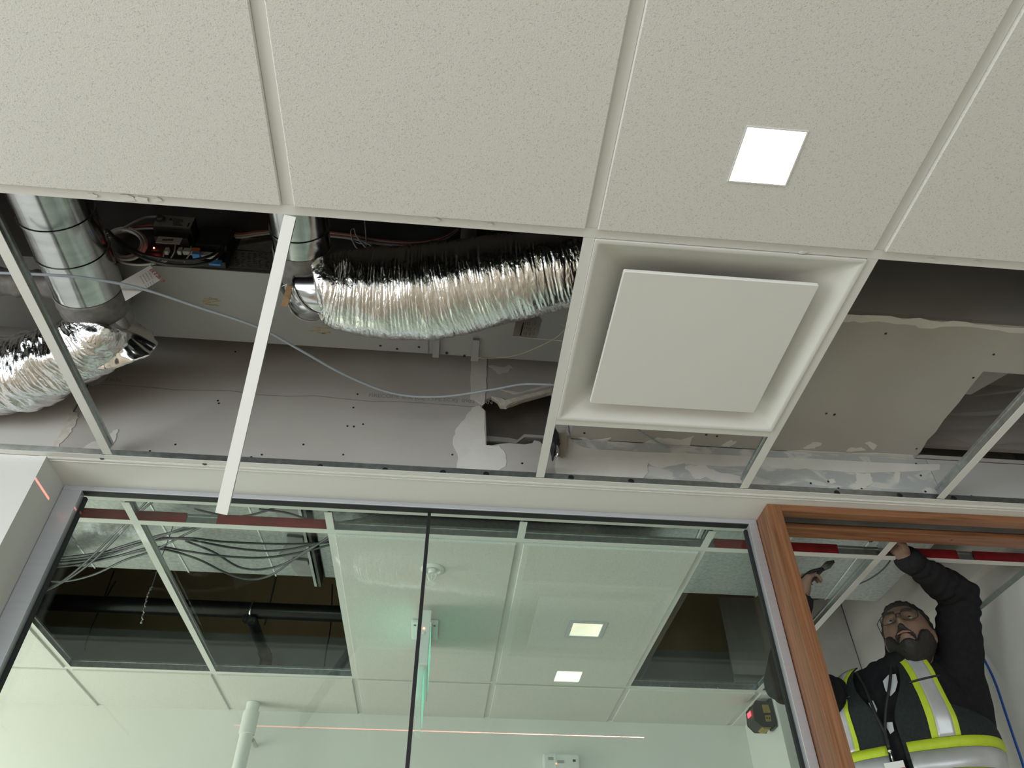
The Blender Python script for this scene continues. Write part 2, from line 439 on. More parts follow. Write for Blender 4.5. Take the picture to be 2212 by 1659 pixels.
# ================================================================ glazed partition and door frame
def wood(name, axis):
    m, nt, p = new_mat(name)
    tc = nd(nt, 'ShaderNodeTexCoord'); mp = nd(nt, 'ShaderNodeMapping')
    mp.inputs['Scale'].default_value = (2.2, 60, 60) if axis == 'x' else (60, 60, 2.2)
    nt.links.new(tc.outputs['Object'], mp.inputs['Vector'])
    n = nd(nt, 'ShaderNodeTexNoise'); n.inputs['Scale'].default_value = 1.6; n.inputs['Detail'].default_value = 6; n.inputs['Distortion'].default_value = 0.6
    nt.links.new(mp.outputs[0], n.inputs['Vector'])
    r = nd(nt, 'ShaderNodeValToRGB'); e = r.color_ramp.elements
    e[0].position = 0.32; e[0].color = (0.165, 0.066, 0.028, 1); e[1].position = 0.68; e[1].color = (0.335, 0.148, 0.066, 1)
    nt.links.new(n.outputs['Fac'], r.inputs['Fac']); nt.links.new(r.outputs['Color'], p.inputs['Base Color'])
    p.inputs['Roughness'].default_value = 0.38
    b = nd(nt, 'ShaderNodeBump'); b.inputs['Strength'].default_value = 0.15; b.inputs['Distance'].default_value = 0.001
    nt.links.new(n.outputs['Fac'], b.inputs['Height']); nt.links.new(b.outputs['Normal'], p.inputs['Normal'])
    return m
M['wood_x'] = wood('fir_lengthwise', 'x'); M['wood_z'] = wood('fir_upright', 'z')
def glass_mat(name, tint, ior=1.5, dust=0.0):
    m = bpy.data.materials.new(name); m.use_nodes = True; nt = m.node_tree; nt.nodes.clear()
    out = nd(nt, 'ShaderNodeOutputMaterial'); mix = nd(nt, 'ShaderNodeMixShader'); lw = nd(nt, 'ShaderNodeLayerWeight'); lw.inputs['Blend'].default_value = .5
    tr = nd(nt, 'ShaderNodeBsdfTransparent'); gl = nd(nt, 'ShaderNodeBsdfGlossy')
    pw = nd(nt, 'ShaderNodeMath', operation='POWER'); pw.inputs[1].default_value = 5.0; nt.links.new(lw.outputs['Facing'], pw.inputs[0])
    fr = nd(nt, 'ShaderNodeMath', operation='MULTIPLY_ADD'); fr.inputs[1].default_value = .96; fr.inputs[2].default_value = .04; nt.links.new(pw.outputs[0], fr.inputs[0])
    tr.inputs['Color'].default_value = (*tint, 1); gl.inputs['Roughness'].default_value = 0.0
    gl.inputs['Color'].default_value = (0.95, 1.0, 0.97, 1)
    nt.links.new(fr.outputs[0], mix.inputs[0]); nt.links.new(tr.outputs[0], mix.inputs[1]); nt.links.new(gl.outputs[0], mix.inputs[2])
    nt.links.new(mix.outputs[0], out.inputs['Surface'])
    return m
M['pane'] = glass_mat('green_tinted_glass', (0.905, 0.965, 0.94))

win = struct('window_1', (-0.1, YG, -1.5))
XL, XR = XO + 0.002, 0.944            # outer edges of the aluminium frame
FY0, FY1 = 1.932, 1.957
ZT = CE - 0.003
MB().box(XL, XL + 0.056, FY0, FY1, -1.45, ZT - 0.0147).build('frame_jamb', M['alu'], win, bevel=0.001)
MB().box(XR - 0.026, XR, FY0, FY1, -1.45, ZT - 0.0147).build('frame_jamb', M['alu'], win, bevel=0.001)
MB().box(XL, XR, FY0, FY1, ZT - 0.0145, ZT).build('frame_head', M['alu'], win, bevel=0.001)
MB().box(XL, XR, FY0, FY1, -1.5, -1.45).build('frame_sill', M['alu'], win)
g = 0.008
MB().box(XL + 0.056, XL + 0.056 + g, YG - 0.010, YG + 0.004, -1.45, ZT - 0.0145 - g).build('gasket', M['black_rubber'], win)
MB().box(XR - 0.026 - g, XR - 0.026, YG - 0.010, YG + 0.004, -1.45, ZT - 0.0145 - g).build('gasket', M['black_rubber'], win)
MB().box(XL + 0.056, XR - 0.026, 1.9365, YG - .004, ZT - 0.0165, ZT - 0.0147).build('gasket', M['black_rubber'], win)
XJ = -0.072
MB().box(XL + 0.062, XJ - 0.004, YG - 0.003, YG + 0.003, -1.45, ZT - 0.006).build('pane', M['pane'], win)
MB().box(XJ + 0.004, XR - 0.032, YG - 0.003, YG + 0.003, -1.45, ZT - 0.006).build('pane', M['pane'], win)
MB().box(XJ - 0.005, XJ + 0.005, YG - 0.006, YG + 0.006, -1.45, ZT - 0.0168).build('silicone_joint', M['black_rubber'], win)

door = struct('door_1', (1.4, 1.84, -1.5))
DX0, DX1 = 0.946, 1.93
MB().box(DX0, DX0 + 0.042, 1.84, 1.984, -1.5, ZT).build('jamb', M['wood_z'], door, bevel=0.002)
MB().box(DX1 - 0.042, DX1, 1.84, 1.984, -1.5, ZT).build('jamb', M['wood_z'], door, bevel=0.002)
hd = MB().box(DX0 + 0.042, DX1 - 0.042, 1.84, 1.872, ZT - 0.024, ZT).build('head_rail', M['wood_x'], door, bevel=0.0015)
MB().box(DX0 + 0.042, DX1 - 0.042, 1.872, 1.93, ZT - 0.006, ZT).build('track_slot', M['black'], door)
MB().box(DX0 + 0.042, DX1 - 0.042, 1.885, 1.92, ZT - 0.011, ZT - 0.006).build('sliding_track', M['dark_metal'], door)
h2 = MB().box(DX0 + 0.042, DX1 - 0.042, 1.93, 1.984, ZT - 0.024, ZT - 0.001).build('inner_rail', M['wood_x'], door, bevel=0.0015)
for x in (1.045, 1.585):
    MB().lathe((x, 1.953, ZT - 0.024), (0, 0, -1), [(0, 0.004), (0.0008, 0.0045), (0.001, 0.003)], 14).build('screw_plug', M['dark_metal'], door)
# ================================================================ gypsum boards above the office ceiling
ZB = 1.431                                   # underside of the bulkhead
def WP(u, v, y=None):                        # pixel -> (x, z) on the partition plane
    p = yc(u, v, YW if y is None else y); return (p.x, p.z)
def LP(u, v): p = zc(u, v, ZB); return (p.x, p.y)
def on_wall(off=0.0): return lambda a, b, d: (a, YW - off - d, b)
def on_lid(off=0.0): return lambda a, b, d: (a, b, ZB - off - d)
def rough_outline(pts, amp, seed, n=4):
    random.seed(seed); out = []
    for i in range(len(pts)):
        a = Vector(pts[i]); b = Vector(pts[(i + 1) % len(pts)])
        for k in range(n):
            p = a.lerp(b, k / n)
            out.append((p.x + random.uniform(-amp, amp) * (k > 0), p.y + random.uniform(-amp, amp) * (k > 0)))
    return out

th = 0.013
def wall_board(pts, m, holes=(), name='gypsum_board'):
    return MB().poly(pts, lambda a, b, d: (a, YW + d, b), th, holes).build(name, m, wp)
XA, XV = -1.132, 0.064
zk = 1.540
wall_board([(-3.4, CE + .002), (XA - .003, CE + .002), (XA - .003, TOP), (-3.4, TOP)], M['board_light'])
crack = [(XA + (XV - XA) * i / 14, zk + 0.004 * math.sin(i * 1.7) + 0.002 * math.sin(i * 4.1) - 0.002) for i in range(15)]
low = [(XA + .002, CE + .002), (XV - .001, CE + .002)] + [(x, z - 0.0016) for x, z in reversed(crack)]
low = [(max(x, XA + .002) if x < 0 else min(x, XV - .001), z) for x, z in low]
up = [(x, z + 0.0016) for x, z in crack] + [(XV - .001, TOP), (XA + .002, TOP)]
up = [(max(x, XA + .002) if x < 0 else min(x, XV - .001), z) for x, z in up]
wall_board(low, M['board']); bu = wall_board(up, M['board'])
hole_px = [(1048.6, 863), (1061, 858), (1075, 867), (1082, 878), (1105, 874), (1129, 865), (1191, 848), (1198, 870), (1187, 903), (1180, 935), (1173, 962),
           (1167, 954), (1154, 951), (1150, 957), (1133, 960), (1100, 957), (1078, 959), (1051, 964), (1050, 924), (1049, 888), (1040, 879)]
hole = [WP(u, v) for u, v in hole_px]
wall_board([(XV + .001, CE + .002), (0.343, CE + .002), (0.343, TOP), (XV + .001, TOP)], M['board'], [hole])
def smear_mat():
    m, nt, p = new_mat('board_with_smeared_compound'); p.inputs['Roughness'].default_value = .85
    tc = nd(nt, 'ShaderNodeTexCoord'); mp = nd(nt, 'ShaderNodeMapping'); mp.inputs['Scale'].default_value = (9, 9, 22); mp.inputs['Rotation'].default_value = (0, .5, 0)
    nt.links.new(tc.outputs['Object'], mp.inputs['Vector'])
    n = nd(nt, 'ShaderNodeTexNoise'); n.inputs['Scale'].default_value = 1.0; n.inputs['Detail'].default_value = 7; n.inputs['Distortion'].default_value = 1.2
    nt.links.new(mp.outputs[0], n.inputs['Vector']); r = nd(nt, 'ShaderNodeValToRGB'); e = r.color_ramp.elements
    e[0].position = .50; e[0].color = (.43, .435, .42, 1); e[1].position = .60; e[1].color = (.60, .585, .54, 1)
    nt.links.new(n.outputs['Fac'], r.inputs['Fac']); nt.links.new(r.outputs['Color'], p.inputs['Base Color'])
    return m
M['board_smear'] = smear_mat()
wall_board([(0.345, CE + .002), (1.49, CE + .002), (1.49, ZB - .002), (0.345, ZB - .002)], M['board_smear'])
wall_board([(1.492, CE + .002), (3.4, CE + .002), (3.4, ZB - .002), (1.492, ZB - .002)], M['board_grey'])
# inside the torn hole
MB().box(0.0, 0.36, 1.93, 1.935, CE + .02, TOP).build('gypsum_board', M['slab'], wp)  # added sheet, its dark colour stands in for the cavity's shade
MB().poly(rough_outline([WP(1045, 952, 1.87), WP(1045, 941, 1.87), WP(1100, 946, 1.87), WP(1118, 950, 1.87), WP(1132, 938, 1.87), WP(1180, 941, 1.87), WP(1180, 946, 1.87), WP(1134, 944, 1.87), WP(1116, 957, 1.87)], .001, 3, 2),
          lambda a, b, d: (a, 1.87 + d, b), 0.006).build('torn_edge', M['board'], wp)
MB().poly(rough_outline([WP(*p) for p in ((1062, 858), (1075, 866), (1082, 878), (1094, 879), (1103, 873), (1129, 865), (1192, 848), (1192, 841), (1125, 857), (1090, 866), (1080, 861))], .0012, 8, 2),
          lambda a, b, d: (a, YW - 0.005 + d, b), 0.016).build('torn_edge', M['gyp_core'], wp)
# joint tape and compound
def patch(px, seed, amp=0.004, f=WP, to3=None, m='compound', thick=0.0012, n=4, parent=None, name='joint_compound'):
    pts = rough_outline([f(u, v) for u, v in px], amp, seed, n)
    return MB().poly(pts, to3 or on_wall(), thick + .00013 * (seed % 9)).build(name, M[m], parent or wp)
patch([(1018, 772), (1051, 772), (1051, 800), (1050, 845), (1047, 872), (1040, 876), (1030, 868), (1016, 862)], 1, .002, thick=.0018)
patch([(1020, 880), (1036, 876), (1047, 890), (1049, 962), (1078, 963), (1093, 985), (1092, 1008), (1060, 1030), (1000, 1030), (985, 1015), (990, 990), (978, 960), (983, 930), (1005, 905)], 2, .003)
patch([(1078, 840), (1110, 852), (1150, 845), (1190, 834), (1190, 826), (1165, 836), (1120, 848)], 4, .002, m='board_light')
patch([(1055, 790), (1085, 793), (1100, 788), (1108, 795), (1095, 805), (1080, 808), (1070, 800)], 5, .004, m='board_light', thick=.0006)
patch([(108, 985), (125, 978), (128, 960), (150, 938), (165, 915), (168, 900), (155, 880), (140, 920), (118, 955)], 6, .004, m='gyp_core')
patch([(170, 985), (185, 965), (200, 955), (232, 948), (245, 930), (255, 928), (250, 950), (225, 975), (205, 990)], 7, .004, m='board_light')
patch([(200, 835), (215, 828), (230, 815), (262, 755), (250, 750), (205, 812), (188, 828)], 9, .002, m='board_light', thick=.0008)
# bulkhead: lid, front and side boards
bk = struct('wall_bulkhead', (1.6, 1.5, ZB))
hl = [(1.449, 1.389), (2.35, 1.40), (2.35, YW - .004), (1.449 + .004, YW - .004)]
hl = hl[:1] + hl[1:3] + [(1.452, 1.789), (1.458, 1.76), (1.449, 1.70), (1.454, 1.66), (1.449, 1.60), (1.452, 1.52), (1.4485, 1.45)]
MB().poly([(0.345, 1.216), (3.4, 1.216), (3.4, YW - .0005), (0.345, YW - .0005)], lambda a, b, d: (a, b, ZB + d), th, [hl]).build('gypsum_board', M['board'], bk)
MB().box(0.345, 3.4, 1.216, 1.229, ZB + th + .0005, TOP).build('gypsum_board', M['board_grey'], bk)
MB().box(0.345, 0.358, 1.2295, YW - .001, ZB + th + .0005, TOP).build('gypsum_board', M['board_grey'], bk)
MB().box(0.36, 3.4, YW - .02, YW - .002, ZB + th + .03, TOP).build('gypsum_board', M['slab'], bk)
def lp(px, seed, amp=.004, m='compound', thick=.0012, n=4): return patch(px, seed, amp, LP, on_lid(), m, thick, n, bk)
lp([(1815, 678), (1900, 681), (2010, 692), (2110, 700), (2230, 708), (2230, 722), (2180, 718), (2090, 705), (1985, 708), (1960, 700), (1880, 694), (1812, 694)], 11, .006)
lp([(1200, 968), (1400, 975), (1640, 984), (1976, 993), (1972, 983), (1800, 976), (1660, 972), (1500, 968), (1350, 962), (1240, 955)], 12, .004)
for i, px in enumerate(([(1385, 958), (1420, 944), (1470, 950), (1500, 941), (1490, 962), (1420, 966)], [(1735, 968), (1755, 955), (1775, 958), (1760, 968)], [(1830, 975), (1835, 967), (1860, 966), (1870, 972)],
                        [(1868, 957), (1880, 954), (1895, 962), (1885, 972), (1878, 966)], [(1558, 962), (1580, 950), (1590, 955), (1575, 966)], [(1250, 945), (1290, 950), (1320, 945), (1310, 955), (1270, 958)])):
    lp(px, 20 + i, .004, thick=.0008)
# compound on the wall strip below the bulkhead
patch([(1225, 930), (1240, 960), (1290, 972), (1420, 978), (1640, 988), (1900, 1000), (2028, 1003), (2030, 1015), (1980, 1018), (1870, 1022), (1760, 1016), (1700, 1012), (1640, 1010), (1560, 1008), (1500, 1004), (1480, 1000), (1430, 1012), (1400, 1000), (1400, 1022), (1380, 1048), (1205, 1040), (1198, 1010), (1200, 985), (1215, 990)], 13, .004, n=3)
patch([(1480, 1008), (1520, 1004), (1545, 1018), (1600, 1030), (1660, 1050), (1640, 1062), (1600, 1056), (1560, 1045), (1530, 1032), (1500, 1036), (1490, 1020)], 14, .005)
patch([(1845, 1020), (1880, 1024), (1885, 1040), (1870, 1055), (1850, 1058), (1840, 1048), (1850, 1038)], 15, .005)
patch([(1935, 1018), (1945, 1022), (1940, 1045), (1930, 1030)], 16, .003); patch([(1790, 1036), (1800, 1034), (1805, 1044), (1792, 1046)], 17, .002)
patch([(1620, 1040), (1645, 1038), (1660, 1058), (1625, 1052)], 18, .004)
# dark screw heads
sc0 = MB().lathe((0, 0, 0), (0, -1, 0), [(0, .0045), (.0016, .0045), (.0022, .003)], 10)
scr = sc0.build('screw_tmp', M['screw']); scm = scr.data; bpy.data.objects.remove(scr); scm.name = 'screw_head'
def screw(u, v, parent, plane='w', s=1.0):
    p = yc(u, v, YW - .0005) if plane == 'w' else (zc(u, v, ZB - .0005) if plane == 'l' else yc(u, v, YW - .0027))
    o = bpy.data.objects.new('screw', scm); COL.objects.link(o); o.parent = parent
    o.location = p - WLOC[parent.name]; o.scale = (s, s, s)
    if plane == 'l': o.rotation_euler = (math.radians(90), 0, 0)
    return o
for u, v in ((508, 761), (470, 867), (472, 873), (378, 962), (323, 976), (305, 986), (772, 853), (763, 882), (750, 922), (764, 923), (784, 918), (655, 962), (565, 984), (542, 989), (741, 984), (977, 984), (560, 1000)):
    screw(u, v, wp, 'w', 0.7)
for u, v in ((1790, 1042), (1812, 1057), (1862, 1057), (1980, 1004), (1990, 1029), (2000, 1064), (1562, 1030), (1572, 1047), (1670, 1059), (2100, 1074), (1128, 1003), (1752, 1046)):
    screw(u, v, wp, 'w', 0.8)
for u, v in ((1912, 723), (2145, 768), (2101, 818), (1979, 971), (1784, 895), (1801, 898), (1802, 897), (1525, 941), (1548, 944), (1262, 937)):
    screw(u, v, bk, 'l', 0.8)
for u, v in ((219, 992), (441, 1004), (690, 1014), (831, 1021), (956, 1026), (1050, 1030), (1234, 1037), (1364, 1045), (1612, 1060), (1810, 1070), (1946, 1076), (2063, 1082)):
    screw(u, v, wa, 'a', 2.0)
text_mesh('board_print', 'FIRECODE \u00ae X (UL TYPE SCX)  0902  CAN', 0.021, M['ink_soft'], wp, (yc(795, 860, YW).x, YW - 0.0003, zk + 0.012), (1, 0, 0), (0, 0, 1))
text_mesh('board_print', '13656', 0.02, M['ink_soft'], wp, (yc(222, 830, YW).x, YW - 0.0003, zk + 0.012), (1, 0, 0), (0, 0, 1))

# plastic film and boards seen through the cut-out of the bulkhead
def film_mat():
    m, nt, p = new_mat('clear_film'); p.inputs['Base Color'].default_value = (0.5, 0.5, 0.52, 1); p.inputs['Roughness'].default_value = 0.25
    p.inputs['Alpha'].default_value = 0.13; return m
M['film'] = film_mat()
fm = MB(); nx, ny = 70, 40
for j in range(ny + 1):
    for i in range(nx + 1):
        x = 1.40 + 0.95 * i / nx; y = 1.45 + 0.33 * j / ny
        q = (y - 1.62) + 0.28 * (x - 1.4)
        z = ZB + 0.075 + 0.02 * math.sin(q * 70 + 3 * noise.noise(Vector((x * 2, y * 2, 0)))) * smoothstep(1.42, 1.6, x) + 0.02 * noise.noise(Vector((x * 5, y * 9, 3)))
        fm.v.append(Vector((x, y, z)))
for j in range(ny):
    for i in range(nx):
        a = j * (nx + 1) + i; fm.f.append((a, a + 1, a + nx + 2, a + nx + 1)); fm.m.append(0)
tag(fm.build('plastic_sheet', M['film'], smooth='all', fixn=False), 'creased clear plastic sheet lying over the cut-out in the gypsum bulkhead', 'plastic sheet')
tag(MB().poly([(1.48, 1.44), (1.72, 1.42), (1.60, 1.62), (1.44, 1.62)], lambda a, b, d: (a, b, ZB + 0.13 + d), .012).build('board_offcut', M['board_grey']), 'grey board offcut lying in the dark cut-out above the bulkhead', 'board')
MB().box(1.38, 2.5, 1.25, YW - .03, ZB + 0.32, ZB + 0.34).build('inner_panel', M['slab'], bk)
# ================================================================ services above the office ceiling
FWD = Vector((-ROT[0][2], -ROT[1][2], -ROT[2][2]))
def sized(u, v, z, dpx):
    p = zc(u, v, z); return p, dpx / 2 * p.dot(FWD) / FPX
def pathy(pts): return [yc(u, v, y) for u, v, y in pts]
def pathz(pts): return [zc(u, v, z) for u, v, z in pts]
def front_box(m, u0, v0, u1, v1, y, depth):
    """box whose front face (facing the camera) spans the given sight lines on the plane y"""
    a = yc(u0, v0, y); b = yc(u1, v1, y); c = yc(u1, v0, y); d = yc(u0, v1, y)
    x0 = (a.x + d.x) / 2; x1 = (b.x + c.x) / 2; z1 = (a.z + c.z) / 2; z0 = (b.z + d.z) / 2
    return m.box(min(x0, x1), max(x0, x1), y, y + depth, min(z0, z1), max(z0, z1))

# ---------------- hung air unit
YU0, YU1, ZU = 1.368, 1.642, 1.61
au = thing('air_unit', (-0.6, 1.5, ZU), 'grey sheet metal air terminal unit hung above the open ceiling bays', 'air unit')
MB().box(-1.9, 0.33, YU0 + .001, YU1, ZU, ZU + .002).build('bottom_panel', M['casing'], au)
MB().box(-1.9, 0.33, YU0, YU1, ZU + .0022, TOP - .002).build('casing', M['dark_metal'], au)  # sides coloured dark: shade above the ceiling is put into the colour
def under(px, off, t): return MB().poly([tuple(zc(u, v, ZU - off))[:2] for u, v in px], lambda a, b, d: (a, b, ZU - off - d), t)
under([(808, 722), (925, 730), (925, 762), (808, 753)], 0, .003).build('access_plate', M['casing'], au)
for px in ([(938, 726), (950, 727), (948, 768), (934, 767)], [(1022, 730), (1036, 731), (1033, 776), (1017, 775)]):
    s = under(px, 0, .010).build('strap', M['casing'], au)
for u, v in ((822, 745), (858, 752), (905, 748), (965, 762), (1003, 768)):
    p = zc(u, v, ZU); MB().lathe(p, (0, 0, -1), [(0, .004), (.004, .004), (.005, .002)], 8).build('rivet', M['screw'], au)
M['glue'] = mat('yellow_glue', (0.42, 0.33, 0.16), 0.6, var=0.2, vscale=60)
random.seed(3)
for cu_, cv, n, w in ((456, 652, 9, 17), (691, 711, 10, 19)):
    for i in range(n):
        u = cu_ + random.uniform(-w, w); v = cv + random.uniform(-8, 8)
        a = zc(u - 9, v + random.uniform(-3, 3), ZU); b = zc(u + 9, v + random.uniform(-3, 3), ZU)
        MB().bar(a - Vector((0, 0, .0006)), b - Vector((0, 0, .0006)), .0025, .0008).build('glue_streak', M['glue'], au)
for px, m in (((516, 515, 590, 541), 'galv'), ((500, 543, 590, 580), 'galv')):
    front_box(MB(), *px, YU0 - .0015, .001).build('data_plate', M['dark_metal'] if m is None else M['galv'], au)
random.seed(9)
for r in range(9):
    for c in range(6):
        u = 506 + c * 13 + random.uniform(0, 3); v = 546 + r * 3.4 + c * .5
        if random.random() < .8: front_box(MB(), u, v, u + random.uniform(4, 11), v + 1.2, YU0 - .0018, .0004).build('print_line', M['ink'], au)

# ---------------- control assembly on the air unit
ctl = thing('controller', yc(410, 575, 1.33), 'black control board with lit red lamp and terminal strip on the air unit', 'controller')
front_box(MB(), 320, 505, 500, 562, 1.345, .022).build('back_plate', M['black'], ctl, bevel=.002)
front_box(MB(), 430, 488, 498, 530, 1.325, .02).build('cover', M['black'], ctl, bevel=.003)
front_box(MB(), 330, 524, 465, 546, 1.338, .006).build('circuit_board', mat('green_black_board', (.02, .03, .025), .5), ctl)
M['terminal'] = mat('terminal_block', (.55, .55, .50), .5)
M['orange'] = mat('orange_plug', (.65, .20, .05), .45); M['blue'] = mat('blue_plug', (.05, .22, .55), .45)
for i in range(7): front_box(MB(), 396 + i * 3.1, 535 + i * .2, 398.6 + i * 3.1, 543 + i * .2, 1.326, .012).build('terminal', M['terminal'], ctl)
for i in range(12): front_box(MB(), 433 + i * 3.1, 543 + i * .25, 435.6 + i * 3.1, 551 + i * .25, 1.326, .012).build('terminal', M['terminal'], ctl)
for u in (356, 384): front_box(MB(), u, 534, u + 8, 543, 1.326, .012).build('terminal', M['terminal'], ctl)
front_box(MB(), 414, 535, 431, 543, 1.318, .02).build('plug', M['orange'], ctl); front_box(MB(), 415, 543, 431, 549, 1.316, .02).build('plug', M['blue'], ctl)
front_box(MB(), 452, 561, 478, 570, 1.34, .006).build('sticker', M['blue'], ctl)
p = yc(332.5, 535.5, 1.330); MB().ball(p, .0022, n=8, m=6).build('red_lamp', emit('red_lamp', (1, .10, .06), 26), ctl)
p = yc(393, 534, 1.330); MB().ball(p, .003, n=8, m=6).build('relay', mat('red_relay', (.35, .03, .03), .4), ctl)
act = thing('damper_actuator', yc(378, 515, 1.30), 'black box actuator with grey printed label face and round shaft clamp', 'actuator')
front_box(MB(), 333, 466, 419, 491, 1.295, .06).build('body', M['black'], act, bevel=.003)
M['label_grey'] = mat('grey_label', (.36, .36, .34), .5)
lf = front_box(MB(), 334.5, 466.5, 417.5, 490, 1.2945, .0006).build('label_face', M['label_grey'], act)
a = yc(347, 475, 1.293); MB().lathe(a, (0, -1, 0), [(0, .014), (.004, .014), (.004, .009), (.012, .008), (.013, .004)], 18).build('shaft_clamp', M['dark_metal'], act)
front_box(MB(), 338, 512, 392, 526, 1.31, .001).build('sticker', mat('pale_sticker', (.62, .55, .53), .6), act)
for i in range(14): front_box(MB(), 350 + i * 1.8, 516, 350.9 + i * 1.8 + (i % 3) * .3, 520, 1.3095, .0004).build('bar_code', M['ink'], act)
front_box(MB(), 336, 491, 412, 514, 1.312, .04).build('lower_body', M['black'], act, bevel=.002)
text_mesh('lettering', '\u25b2Delta', 0.0125, M['ink'], act, yc(363, 475, 1.2938), (1, 0, 0), (0, 0, 1))
for r in range(5):
    front_box(MB(), 372 + (r % 2), 477.5 + r * 2.2, 396 - (r * 7) % 9, 478.4 + r * 2.2, 1.2940, .0004).build('print_line', M['ink'], act)
front_box(MB(), 405, 481, 409, 490, 1.2940, .0004).build('print_mark', M['ink'], act)

# ---------------- round ducts
def round_duct(name, label, a, b, D, z, rings, collar, extend=0.5):
    p0, r0 = sized(*a, z, D[0]); p1, r1 = sized(*b, z, D[1]); r = (r0 + r1) / 2
    X = (p0.x + p1.x) / 2; y0 = p0.y - extend; y1 = p1.y
    t = thing(name, (X, y1, z - r), label, 'duct')
    MB().lathe((X, y0, z), (0, 1, 0), [(0, r), (y1 - y0, r)], 40, caps=False).build('pipe', M['duct'], t, smooth=True)
    for u, v in rings:
        q = zc(u, v, z - r * .8)
        MB().lathe((X, q.y, z), (0, 1, 0), [(-.005, r), (-.003, r + .003), (.003, r + .003), (.005, r), (.005, r - .002), (-.005, r - .002), (-.005, r)], 40, caps=False).build('bead', M['duct'], t, smooth=True)
    return t, X, y1, r
d1, X1, Y1, R1 = round_duct('round_duct', 'round galvanised duct with raised beads beside the control board', (112, 412), (184, 622), (163, 132), 1.515, [(150, 497), (180, 577)], None)
m = MB().lathe((X1, Y1 - .005, 1.515), (0, 1, 0), [(0, R1 + .001), (.004, R1 + .004), (.018, R1 + .002), (.03, R1 + .005), (.05, R1 + .002), (.06, R1 + .004), (.075, R1 - .002)], 40, caps=False)
m.build('sealed_collar', M['sealant'], d1, smooth=True)
m = MB().lathe((X1, 0.935, 1.515), (0, 1, 0), [(0, R1 + .0008), (.012, R1 + .003), (.02, R1 + .0008)], 40, caps=False); m.build('sealed_collar', M['sealant'], d1, smooth=True)
MB().lathe((X1, Y1 + .068, 1.515), (0, 1, 0), [(0, R1 - .004), (.05, R1 - .004)], 32).build('spigot', M['duct'], d1, smooth=True)
d2, X2, Y2, R2 = round_duct('round_duct', 'short round galvanised duct with smeared sealant feeding the long foil duct', (641, 458), (657, 548), (130, 116), 1.52, [(650, 520)], None)
MB().lathe((X2, Y2 - .03, 1.52), (0, 1, 0), [(0, R2 + .001), (.008, R2 + .004), (.02, R2 + .002), (.035, R2 + .005), (.055, R2 + .003), (.075, R2 + .004), (.085, R2 + .001)], 40, caps=False).build('sealed_collar', M['sealant'], d2, smooth=True)
MB().lathe((X2, 0.95, 1.52), (0, 1, 0), [(0, R2 + .001), (.014, R2 + .003), (.03, R2 + .001)], 40, caps=False).build('sealed_collar', M['sealant'], d2, smooth=True)
# elbow of straight gores
e0 = Vector((X2, Y2 + .05, 1.52)); e1 = sized(700, 622, 1.462, 146)[0]; e2 = sized(745, 627, 1.465, 176)[0]
pts = [e0, e0 + Vector((.0, .035, -.008)), e0.lerp(e1, .5) + Vector((-.004, .040, -.016)), e1 + (e1 - e2) * .25, e1]
el = MB().tube(pts, [R2 + .001, R2 + .001, R2, R2, R2], 36, caps=False).build('elbow', M['duct'], d2, smooth=True)
F = frames(pts)
for i in (1, 2, 3):
    t_, n_, b_ = F[i]
    ring = [pts[i] + n_ * math.cos(k * 2 * math.pi / 36) * (R2 + .002) + b_ * math.sin(k * 2 * math.pi / 36) * (R2 + .002) for k in range(37)]
    MB().tube(ring, .0022, 6, caps=False).build('gore_seam', M['duct'], el, smooth=True)
M['rust'] = mat('rusty_steel', (.30, .19, .10), .6, .5, var=.35, vscale=50)
a = zc(627, 617, 1.44); b = zc(614, 662, 1.40); MB().bar(a, b, .016, .003, up=(0, 1, .3)).build('damper_handle', M['rust'], d2)
a = zc(633, 622, 1.43); b = zc(655, 660, 1.40); MB().tube([a, b], .004, 8).build('damper_rod', M['galv_bright'], d2, smooth=True)
p = zc(643, 611, 1.435)
MB().ball(p, .006, n=8, m=6).obox(p + Vector((.008, 0, .003)), (1, 0, .4), (0, 1, 0), (0, 0, 1), .014, .003, .007).obox(p + Vector((-.008, 0, .003)), (1, 0, -.4), (0, 1, 0), (0, 0, 1), .014, .003, .007).build('wing_nut', M['galv'], d2)

# ---------------- flexible foil ducts
def foil_mat(name):
    m, nt, p = new_mat(name)
    p.inputs['Base Color'].default_value = (.80, .79, .78, 1); p.inputs['Metallic'].default_value = 1.0; p.inputs['Roughness'].default_value = .12
    at = nd(nt, 'ShaderNodeAttribute', attribute_name='uvw'); mp = nd(nt, 'ShaderNodeMapping'); mp.inputs['Scale'].default_value = (150, 7, 1)
    nt.links.new(at.outputs['Vector'], mp.inputs['Vector'])
    n = nd(nt, 'ShaderNodeTexNoise'); n.inputs['Scale'].default_value = 1.0; n.inputs['Detail'].default_value = 5; n.inputs['Distortion'].default_value = .5
    nt.links.new(mp.outputs[0], n.inputs['Vector'])
    b = nd(nt, 'ShaderNodeBump'); b.inputs['Strength'].default_value = .55; b.inputs['Distance'].default_value = .004
    nt.links.new(n.outputs['Fac'], b.inputs['Height']); nt.links.new(b.outputs['Normal'], p.inputs['Normal'])
    return m
M['foil'] = foil_mat('wrinkled_foil')
